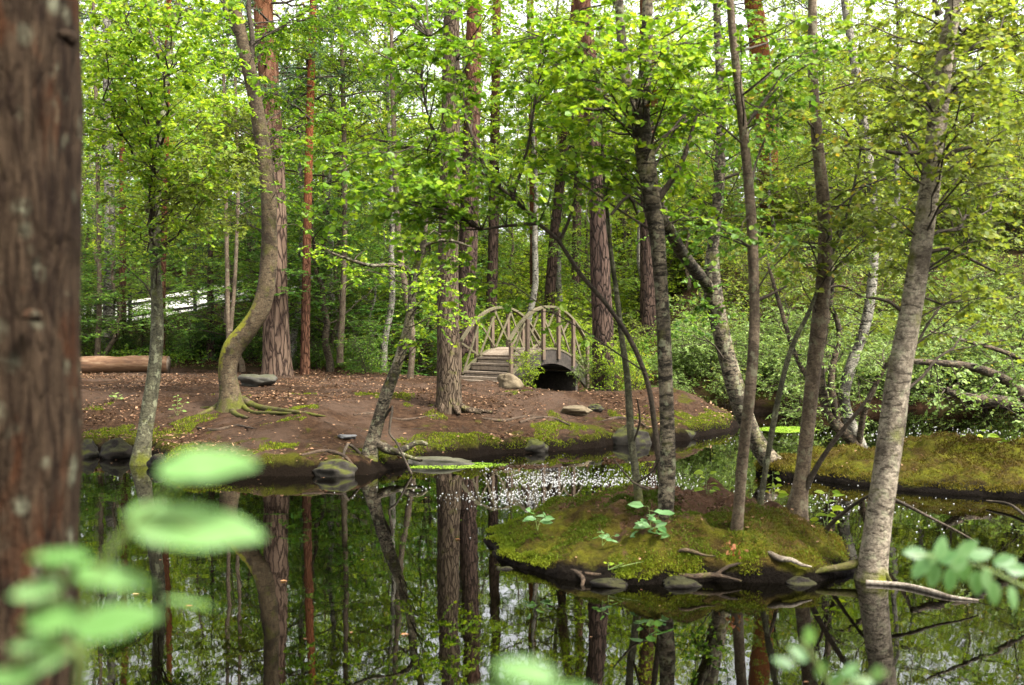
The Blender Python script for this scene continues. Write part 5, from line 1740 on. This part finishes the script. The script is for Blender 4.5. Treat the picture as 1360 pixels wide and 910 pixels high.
# white fluff on the water
def flecks(name, label, n, cx, cy, sx, sy, seed, size=(.008, .021)):
    r_ = np.random.default_rng(seed)
    x, y = cx + sx * r_.normal(size=n * 4), cy + sy * r_.normal(size=n * 4)
    k = (shore_dist(x, y) < -.15) & (r_.random(n * 4) < np.clip(.5 + .9 * fbm(xy0(x, y, 1.0, seed), 3), .04, 1))
    x, y = x[k][:n], y[k][:n]
    n = len(x)
    s = r_.uniform(*size, n)
    a = np.arange(6) / 6 * 2 * math.pi
    ring = np.stack([np.cos(a), np.sin(a), 0 * a], -1)
    c = np.stack([x, y, np.full(n, .004)], -1)
    V = np.concatenate([c[:, None] + ring * s[:, None, None] * r_.uniform(.75, 1.25, (n, 6, 1)), (c + UP * (s * .7)[:, None])[:, None]], 1)
    b = (np.arange(n) * 7)[:, None]
    T = np.stack([np.stack([b[:, 0] + j, b[:, 0] + (j + 1) % 6, b[:, 0] + 6], -1) for j in range(6)], 1).reshape(-1, 3)
    mb = MB()
    mb.add(V.reshape(-1, 3), T)
    tag(mb.build(name, M['foam']), label, 'white fluff', kind='stuff')


flecks('white_fluff', 'white flecks of fluff drifting on the water behind the island', 1900, .55, 12.1, .8, .9, 3, (.0045, .012))
flecks('white_fluff', 'white flecks of fluff on the far water at the right', 650, 8.6, 17.6, 2.2, .9, 4, (.007, .016))
flecks('white_fluff', 'white flecks of fluff on the water between island and islet', 190, 3.7, 11.3, .7, .9, 5, (.0045, .012))


def weed(name, label, cx, cy, rx, ry, n, mat, seed):
    r_ = np.random.default_rng(seed)
    a, q = r_.uniform(0, 6.28, n), np.sqrt(r_.random(n))
    q = q * (1 + .25 * fbm(xy0(np.cos(a) * 2, np.sin(a) * 2, 1, seed), 3))
    lv = Leaves('rhomb')
    lv.add(np.stack([cx + rx * q * np.cos(a), cy + ry * q * np.sin(a), .004 + .004 * r_.random(n)], -1), r_.normal(size=(n, 3)) * [1, 1, 0], unit(UP + .04 * r_.normal(size=(n, 3))), .035 * r_.uniform(.6, 1.2, n))
    tag(lv.build(name, M[mat], seed=seed), label, 'water plants', kind='stuff')


weed('duckweed', 'lime green raft of duckweed behind the leaning forked tree', fx(1050, 19), 19.0, .55, .55, 2600, 'duckweed', 1)
weed('duckweed', 'pale green water weed on the stream mouth right of the bridge', fx(870, 21.3), 22.6, 1.2, .6, 3500, 'pale_weed', 2)
weed('duckweed', 'thin green scum along the waterline below the clearing', fx(600, 14.3), 14.15, .75, .3, 1500, 'duckweed', 4)

x, y, r_ = scatter(9000, (-9, 12), (4.2, 22), lambda x, y, r: (np.abs(x) < 0.56 * y + 1) & (shore_dist(x, y) < -.03) & (r.random(len(x)) < .03 + .5 * np.exp(shore_dist(x, y) / .35)), 25)
n = len(x)
lv = Leaves('rhomb')
lv.add(np.stack([x, y, np.full(n, .004)], -1), r_.normal(size=(n, 3)) * [1, 1, 0], unit(UP + .05 * r_.normal(size=(n, 3))), .03 * r_.uniform(.4, 1.4, n))
tag(lv.build('floating_litter', M['litter'], seed=25), 'small dead leaves and bits floating on the dark water', 'floating litter', kind='stuff')

# ------------------------------------------------------------------ small plants, roots, twigs
def seedling(label, base, stems, cat='plant', leaf='alder_leaf', stemmat='green_stem', name='seedling', seed=0, size=.05, tpl='oval'):
    """stems: list of (tip offset, number of leaves)"""
    rng = np.random.default_rng(seed)
    root = thing(name, label, cat, base)
    mb, lv = MB(), Leaves(tpl)
    for tip, nl in stems:
        t = np.linspace(0, 1, 6)[:, None]
        tip = np.asarray(tip, float)
        Q = np.asarray(base) + tip * t + np.array([tip[0] * -.3, 0, 0]) * t * (1 - t) - UP * .03 * (1 - t)
        tube(mb, Q, .0035 * (1 - .6 * t[:, 0]), 5)
        for k in range(nl):
            u = .35 + .65 * (k + 1) / nl
            p = Q[min(5, int(u * 5))] + (Q[5] - Q[4]) * (u * 5 - int(u * 5)) * (u < 1)
            a = k * 2.5 + rng.random()
            d = np.array([math.cos(a), math.sin(a) - .25, rng.uniform(-.25, .35)])
            p2 = p + unit(d) * size * .35
            tube(mb, [p, (p + p2) / 2 + UP * .003, p2], [.0015] * 3, 4)
            lv.add(p2, unit(d), unit(UP * .8 + np.array([0, -.55, 0]) + .3 * rng.normal(size=3)), size * rng.uniform(.75, 1.3))
    mb.build('stem', M[stemmat], root, base)
    lv.build('leaves', M[leaf], root, base, seed)


def on_isl(px, py, prof, Y):
    p = at(px, py, Y)
    return p


seedling('broad-leaved green seedling beside the straight island tree', at(866, 722, 8.0), [((-.03, -.02, .30), 7), ((.05, -.03, .24), 6), ((-.10, 0, .18), 5), ((.03, -.05, .1), 5)], seed=1, size=.115, leaf='sprig_leaf')
seedling('little pale seedling by the stump on the left slope of the island', at(714, 700, 8.4), [((-.04, 0, .14), 5), ((.04, 0, .11), 4)], seed=2, size=.1, leaf='sprig_leaf')
seedling('small seedling on the mossy front of the island', at(800, 720, 8.0), [((.0, 0, .09), 5), ((.08, 0, .05), 3)], seed=3, size=.065, leaf='sprig_leaf')
seedling('yellow-green seedling at the back edge of the island left of the big lichened trunk', at(1098, 708, 8.7), [((.02, 0, .38), 8), ((.09, 0, .28), 5), ((-.05, 0, .2), 4)], seed=4, size=.10, leaf='lit_leaf')
seedling('small upright seedling behind the slim straight island stem', at(1026, 672, 9.6), [((.0, 0, .33), 8), ((.03, 0, .2), 5)], seed=5, size=.09, leaf='lit_leaf')
seedling('light green seedling standing at the back of the island right of the straight tree', at(938, 668, 9.5), [((.0, 0, .3), 7), ((.02, 0, .16), 3)], seed=6, size=.09, leaf='lit_leaf')
seedling('tiny seedlings low on the front of the island', at(808, 752, 7.7), [((.0, 0, .03), 3), ((.12, 0, .02), 2), ((.48, 0.05, .06), 2)], seed=7, size=.035, leaf='lit_leaf')
seedling('bright leafy seedling clump on the right islet', at(1300, 606, 13.4), [((-.1, 0, .26), 8), ((.1, 0, .32), 9), ((.25, 0, .2), 8), ((.42, 0, .16), 8), ((-.3, 0, .2), 7), ((.3, -.1, .14), 8), ((0, -.1, .15), 8)], seed=8, size=.12, leaf='lit_leaf')
seedling('pale seedling on the path left of the bent tree', ground_hit(153, 532), [((0, 0, .12), 5), ((.1, 0, .08), 4)], seed=9, size=.1, leaf='grey_leaf')
seedling('grey-green sprig on the bank between the slim tree and the bent tree', ground_hit(236, 552), [((0, 0, .35), 8), ((.12, 0, .22), 6), ((-.1, 0, .15), 4)], seed=10, size=.07, leaf='grey_leaf')
seedling('small bright plant at the foot of the dark bridge arch', at(795, 520, 20.6), [((0, 0, .15), 5), ((.2, 0, .1), 5), ((-.15, 0, .12), 4)], seed=11, size=.07, leaf='lit_leaf')
# creepers round the bridge ends
for k, (lab, px, py, Y, s) in enumerate((('bright green creeper by the near end of the bridge arch', 700, 510, 21.5, .42), ('yellow-green creeper round the foot of the stout pine at the bridge', 815, 524, 20.8, .65), ('pale creeper climbing the far end of the bridge', 788, 520, 21.3, .55), ('small creeper on the bank right of the stout pine', 840, 524, 20.8, .5))):
    pr = protoS[2][0] if k != 2 else protoS[3][0]
    c = copy_tree(pr)
    c.name = 'creeper'
    c.location = Vector((at(px, py, Y) - UP * .1).tolist())
    c.scale = (s * .62, s * .62, s)
    c.rotation_euler = (0, 0, k * 2.1)
    tag(c, lab, 'creeper')
    del c['group']


def stick(name, label, cat, pts, mat, sides=8, extra=()):
    q = smooth_path(np.array(pts), .05)
    mb = MB()
    tube(mb, q[:, :3], q[:, 3], sides, rough=.15, seed=len(label))
    for e in extra:
        e = smooth_path(np.array(e), .05)
        tube(mb, e[:, :3], e[:, 3], 6, rough=.1)
    return tag(mb.build(name, M[mat], None, pts[0][:3]), label, cat)


def pp(px, py, w, Y):
    return (*at(px, py, Y), .5 * w * Y / F)


def wp(px, py, w, dz=0.0):
    Y = (CAMZ) * F / (py - 432.0)
    p = at(px, py, Y)
    return (p[0], p[1], dz, .5 * w * Y / F)


stick('exposed_root', 'pale broken root lying across the right front of the island', 'root', [pp(1010, 726, 3, 7.95), pp(1024, 736, 7, 7.78), pp(1036, 742, 8, 7.73), pp(1052, 744, 6, 7.70), pp(1064, 750, 5, 7.68), pp(1078, 753, 2, 7.68)], 'pale_wood')
stick('exposed_root', 'thin curved root on the island below the straight tree', 'root', [pp(894, 738, 2, 7.85), pp(904, 731, 5, 7.8), pp(918, 732, 6, 7.79), pp(932, 737, 4, 7.77), pp(950, 739, 2, 7.75)], 'root_wood')
stick('driftwood_branch', 'thin grey branch floating out from the foot of the big lichened trunk', 'branch', [wp(1150, 777, 8, .01), wp(1200, 781, 7, .015), wp(1240, 790, 8, .012), wp(1262, 796, 6, .008), wp(1300, 800, 3, .004)], 'pale_wood')
stick('driftwood_branch', 'bare twig reaching over the water right of the big lichened trunk', 'branch', [pp(1178, 660, 6, 8.2), pp(1205, 672, 5, 8.1), pp(1240, 690, 4, 8.0), pp(1270, 705, 3, 7.9), pp(1300, 722, 2, 7.8)], 'twig')
stick('driftwood_branch', 'dark twig leaning from the back of the island to the big lichened trunk', 'branch', [pp(1096, 706, 8, 8.6), pp(1110, 690, 6, 8.5), pp(1135, 670, 5, 8.3), pp(1160, 655, 4, 8.1)], 'twig')
stick('driftwood_branch', 'thin half-sunk twig in the water beside the right edge', 'branch', [wp(1310, 672, 3, .05), wp(1340, 678, 4, .06), wp(1362, 690, 4, .03)], 'twig')
stick('exposed_root', 'dark root hooked over the front rim of the island into the water', 'root', [pp(745, 752, 5, 7.95), pp(765, 760, 7, 7.8), pp(775, 770, 6, 7.66), pp(770, 784, 3, 7.6)], 'root_wood',
      extra=[[pp(765, 760, 5, 7.8), pp(800, 764, 5, 7.72), pp(838, 762, 3, 7.7)]])
stick('exposed_root', 'dark forked root along the front rim of the island below the slim stem', 'root', [pp(890, 762, 4, 7.75), pp(920, 766, 8, 7.66), pp(950, 764, 7, 7.66), pp(985, 772, 3, 7.62)], 'root_wood',
      extra=[[pp(950, 764, 5, 7.66), pp(968, 752, 5, 7.72), pp(990, 748, 3, 7.76)]])
stick('exposed_root', 'mossy root running from the big lichened trunk along the island rim', 'root', [pp(1150, 745, 14, 7.85), pp(1125, 752, 11, 7.8), pp(1095, 757, 8, 7.76), pp(1065, 764, 4, 7.72)], 'mossy_bent')
stick('exposed_root', 'stubby root of the big lichened trunk dipping into the water', 'root', [pp(1163, 752, 12, 7.75), pp(1176, 764, 9, 7.72), pp(1184, 776, 5, 7.7)], 'mossy_bent')
for k, (lab, px, py, w_, h_, Y) in enumerate((('dark lump of peat at the left tip of the island', 672, 768, 38, 16, 8.15), ('peaty mossy clod at the front rim of the island near the slim stem', 905, 778, 52, 14, 7.62), ('dark peat clod at the right front rim of the island', 1060, 778, 46, 12, 7.68))):
    rock_px(lab, px, py, w_, h_, 'peat', 30 + k, 0.6, 0.4, Y=Y)
for k, (lab, pts) in enumerate((
        ('dark root snaking over the bank below the grey-barked pine', [(520, 556, 4), (535, 558, 6), (560, 555, 5), (580, 552, 4)]),
        ('gnarled root on the bank right of the grey-barked pine', [(640, 556, 5), (668, 560, 8), (690, 556, 7), (712, 552, 3)]),
        ('knotted roots on the bank below the tan boulder', [(690, 562, 7), (712, 556, 9), (738, 558, 8), (758, 566, 5)]),
        ('thin root on the bare earth right of the bent tree', [(470, 552, 6), (490, 550, 8), (510, 550, 4)]),
        ('mossy root dipping to the water below the leaning birch', [(400, 606, 6), (430, 600, 10), (455, 606, 9), (470, 622, 6)]),
        ('mossy root on the bank left of the bent tree foot', [(262, 568, 4), (285, 572, 7), (315, 566, 6), (340, 570, 3)]),
        ('short dark root on the far bank near the dark stone', [(800, 560, 5), (822, 556, 9), (846, 560, 6), (862, 570, 4)]))):
    stick('exposed_root', lab, 'root', root_px(pts), 'root_wood')
lv = Leaves('oval')
r_ = np.random.default_rng(3)
b = at(975, 735, 7.6)
n = 22
lv.add(b + r_.normal(size=(n, 3)) * [.035, .03, .045] + UP * .03, unit(r_.normal(size=(n, 3))), r_.normal(size=(n, 3)), .045 * r_.uniform(.6, 1.2, n))
tag(lv.build('dead_leaf_bunch', M['dead_leaf'], None, b, 1), 'bunch of curled orange dead leaves at the foot of the slim island stem', 'dead leaves')
lv = Leaves('oval')
b = at(871, 132, 8.1)
n = 14
lv.add(b + r_.normal(size=(n, 3)) * [.02, .02, .04], unit(r_.normal(size=(n, 3)) - UP), r_.normal(size=(n, 3)), .06 * r_.uniform(.6, 1.2, n))
tag(lv.build('dead_leaf_bunch', M['dead_leaf'], None, b, 1), 'hanging bunch of orange dead leaves at the high fork of the island tree', 'dead leaves')
for k, (px, py, lab) in enumerate(((372, 774, 'small pale leaf floating on the dark water left of centre'), (532, 846, 'orange leaf floating on the dark water at the bottom'), (604, 718, 'brown leaf floating below the white fluff'), (246, 808, 'tiny leaf floating behind the near leaves'), (175, 792, 'tiny leaf floating left behind the near leaves'))):
    q = wp(px, py, 1)
    lv = Leaves('oval')
    lv.add(np.array([q[0], q[1], .006]), np.array([1, .3, 0.0]), UP, .055)
    tag(lv.build('floating_leaf', M['dead_leaf'], None, q[:3], k), lab, 'leaf')

# ------------------------------------------------------------------ blurred leaves close to the camera
def big_leaf(mb, p, d, nrm, L, W, curl=.05):
    d, nrm = unit(d), unit(nrm)
    X = unit(np.cross(d, nrm))
    Z = np.cross(X, d)
    nu, nv = 13, 9
    V = []
    for a in np.linspace(0, 1, nu):
        hw = W * .5 * (math.sin(math.pi * min(1, a * .96 + .02) ** .8)) ** .75
        for b in np.linspace(-1, 1, nv):
            V.append(np.asarray(p) + d * (a * L) + X * (b * hw) + Z * (abs(b) * hw * .12 - curl * L * (a - .4) ** 2 * 1.6 + .012 * L * math.sin(b * 9 + a * 14)))
    mb.add(V, grid_faces(nv, nu), 0, np.clip(RNG.random() * .7 + .15 + .3 * fbm(np.array(V)[:(nv - 1) * (nu - 1)] * 45.0, 3) - .25 * np.tile(np.abs(np.linspace(-1, 1, nv - 1)) < .2, nu - 1), 0, 1))


def near_plant(label, base, stem, twigs, leaves, mat, cat='sapling'):
    """leaves: (px, py, Y, length px, width px, direction, normal); the leaf's middle is at the pixel."""
    root = thing('leafy_sapling', label, cat, base)
    mb = MB()
    q = smooth_path(np.array([(*base, stem[0])] + [(*p, r_) for p, r_ in stem[1]]), .03)
    tube(mb, q[:, :3], q[:, 3], 7)
    for tw in twigs:
        e = smooth_path(np.array(tw), .02)
        tube(mb, e[:, :3], e[:, 3], 5)
    mb.build('stem', M['green_stem'], root, base)
    for px, py, Y, lp, wpx, d, nr in leaves:
        lp, wpx = lp * .92, wpx * .66
        c = at(px, py, Y)
        L = lp * Y / F
        W = wpx * Y / F
        m = MB()
        big_leaf(m, c - unit(np.array(d, float)) * L / 2, np.array(d, float), np.array(nr, float), L, W)
        m.build('leaf', M[mat], root, base)


Yn = .72
gb = float(terrain(-.34, .78))
near_plant('blurred pale green sapling leaves close before the left trunk', (-.34, .78, gb), (.006, [(at(110, 1100, Yn), .005), (at(105, 950, Yn), .004), (at(110, 870, Yn), .003), (at(120, 780, Yn), .003), (at(180, 690, Yn), .002), (at(240, 640, Yn), .0015)]),
           [[(*at(110, 870, Yn), .003), (*at(60, 850, Yn), .002), (*at(10, 890, Yn), .001)], [(*at(120, 780, Yn), .0025), (*at(80, 760, Yn), .002), (*at(50, 740, Yn), .001)], [(*at(150, 720, Yn), .002), (*at(215, 690, Yn), .0015), (*at(260, 705, Yn), .001)]],
           [(276, 619, Yn, 142, 100, (1, .05, .06), (0.1, -.5, .85)), (264, 703, Yn, 188, 120, (1, 0, -.08), (0, -.55, .85)), (200, 680, Yn + .03, 70, 60, (1, .3, .1), (0, -.4, .9)),
            (78, 740, Yn, 92, 50, (-1, .1, .02), (0, -.35, .9)), (152, 768, Yn, 120, 60, (1, 0, -.2), (0, -.5, .85)), (47, 785, Yn, 78, 60, (-1, 0, -.15), (0, -.5, .85)), (70, 822, Yn, 90, 72, (-1, 0, -.05), (0, -.6, .8)),
            (155, 826, Yn - .03, 128, 85, (1, 0, .18), (0, -.65, .8)), (40, 855, Yn, 70, 50, (-1, .1, -.2), (0, -.5, .9)), (65, 875, Yn, 70, 60, (-.8, 0, -.4), (0, -.6, .8)), (12, 900, Yn, 80, 60, (-1, 0, -.1), (0, -.5, .8)), (250, 800, Yn + .1, 75, 16, (1, 0, -.15), (0, -.2, 1))], 'front_leaf')
gb2 = float(terrain(.02, .62))
near_plant('single pale blurred leaf tip at the bottom edge near the middle', (.02, .62, gb2), (.005, [(at(720, 1150, .62), .004), (at(725, 980, .62), .003), (at(735, 925, .62), .002)]), [],
           [(697, 893, .62, 95, 62, (-1, 0, .22), (.1, -.6, .8)), (650, 930, .62, 90, 60, (-1, 0, -.2), (0, -.6, .8)), (760, 925, .62, 70, 50, (1, 0, .1), (0, -.6, .8))], 'front_leaf')
Ys = 1.95
gb3 = float(terrain(1.45, 1.95))
sl = []
for px, py, d in ((1215, 735, (-1, 0, .1)), (1232, 748, (-.5, 0, -1)), (1250, 728, (.3, .2, 1)), (1262, 740, (.9, 0, .35)), (1285, 728, (.8, 0, .55)), (1240, 765, (-.25, 0, -1)), (1262, 770, (-.1, 0, -1)), (1280, 758, (.1, .1, -1)), (1297, 775, (.05, 0, -1)),
                  (1303, 737, (1, 0, .25)), (1320, 788, (.15, 0, -1)), (1345, 795, (.25, 0, -1)), (1335, 745, (1, .1, .2)), (1352, 757, (1, 0, -.1)), (1222, 755, (-.6, 0, -.8)), (1275, 745, (.5, 0, .7)), (1310, 770, (.2, .2, -.9))):
    sl.append((px, py, Ys + RNG.uniform(-.05, .05), 36, 28, d, (RNG.uniform(-.3, .3), -.75, RNG.uniform(.3, .8))))
near_plant('blurred leafy sprig reaching in from the right edge over the water', (1.45, 1.95, gb3), (.008, [(at(1500, 1000, Ys), .007), (at(1430, 830, Ys), .005), (at(1350, 775, Ys), .003), (at(1300, 752, Ys), .0025), (at(1250, 740, Ys), .002), (at(1212, 738, Ys), .001)]), [], sl, 'sprig_leaf')
Yt = 1.3
gb4 = float(terrain(.5, 1.3))
tl = []
for px, py in ((1060, 868), (1075, 845), (1040, 880), (1090, 890), (1110, 905), (1130, 890), (1145, 905), (1165, 895)):
    a = RNG.uniform(0, 6.28)
    tl.append((px, py, Yt + RNG.uniform(-.05, .05), 31, 24, (math.cos(a), .2, .5 * math.sin(a)), (RNG.uniform(-.3, .3), -.6, .7)))
near_plant('blurred low sprigs at the bottom right corner', (.5, 1.3, gb4), (.004, [(at(1130, 1000, Yt), .003), (at(1110, 930, Yt), .0022), (at(1085, 880, Yt), .0015), (at(1062, 850, Yt), .001)]),
           [[(*at(1110, 930, Yt), .002), (*at(1150, 900, Yt), .0015), (*at(1180, 895, Yt), .001)]], tl, 'sprig_leaf')
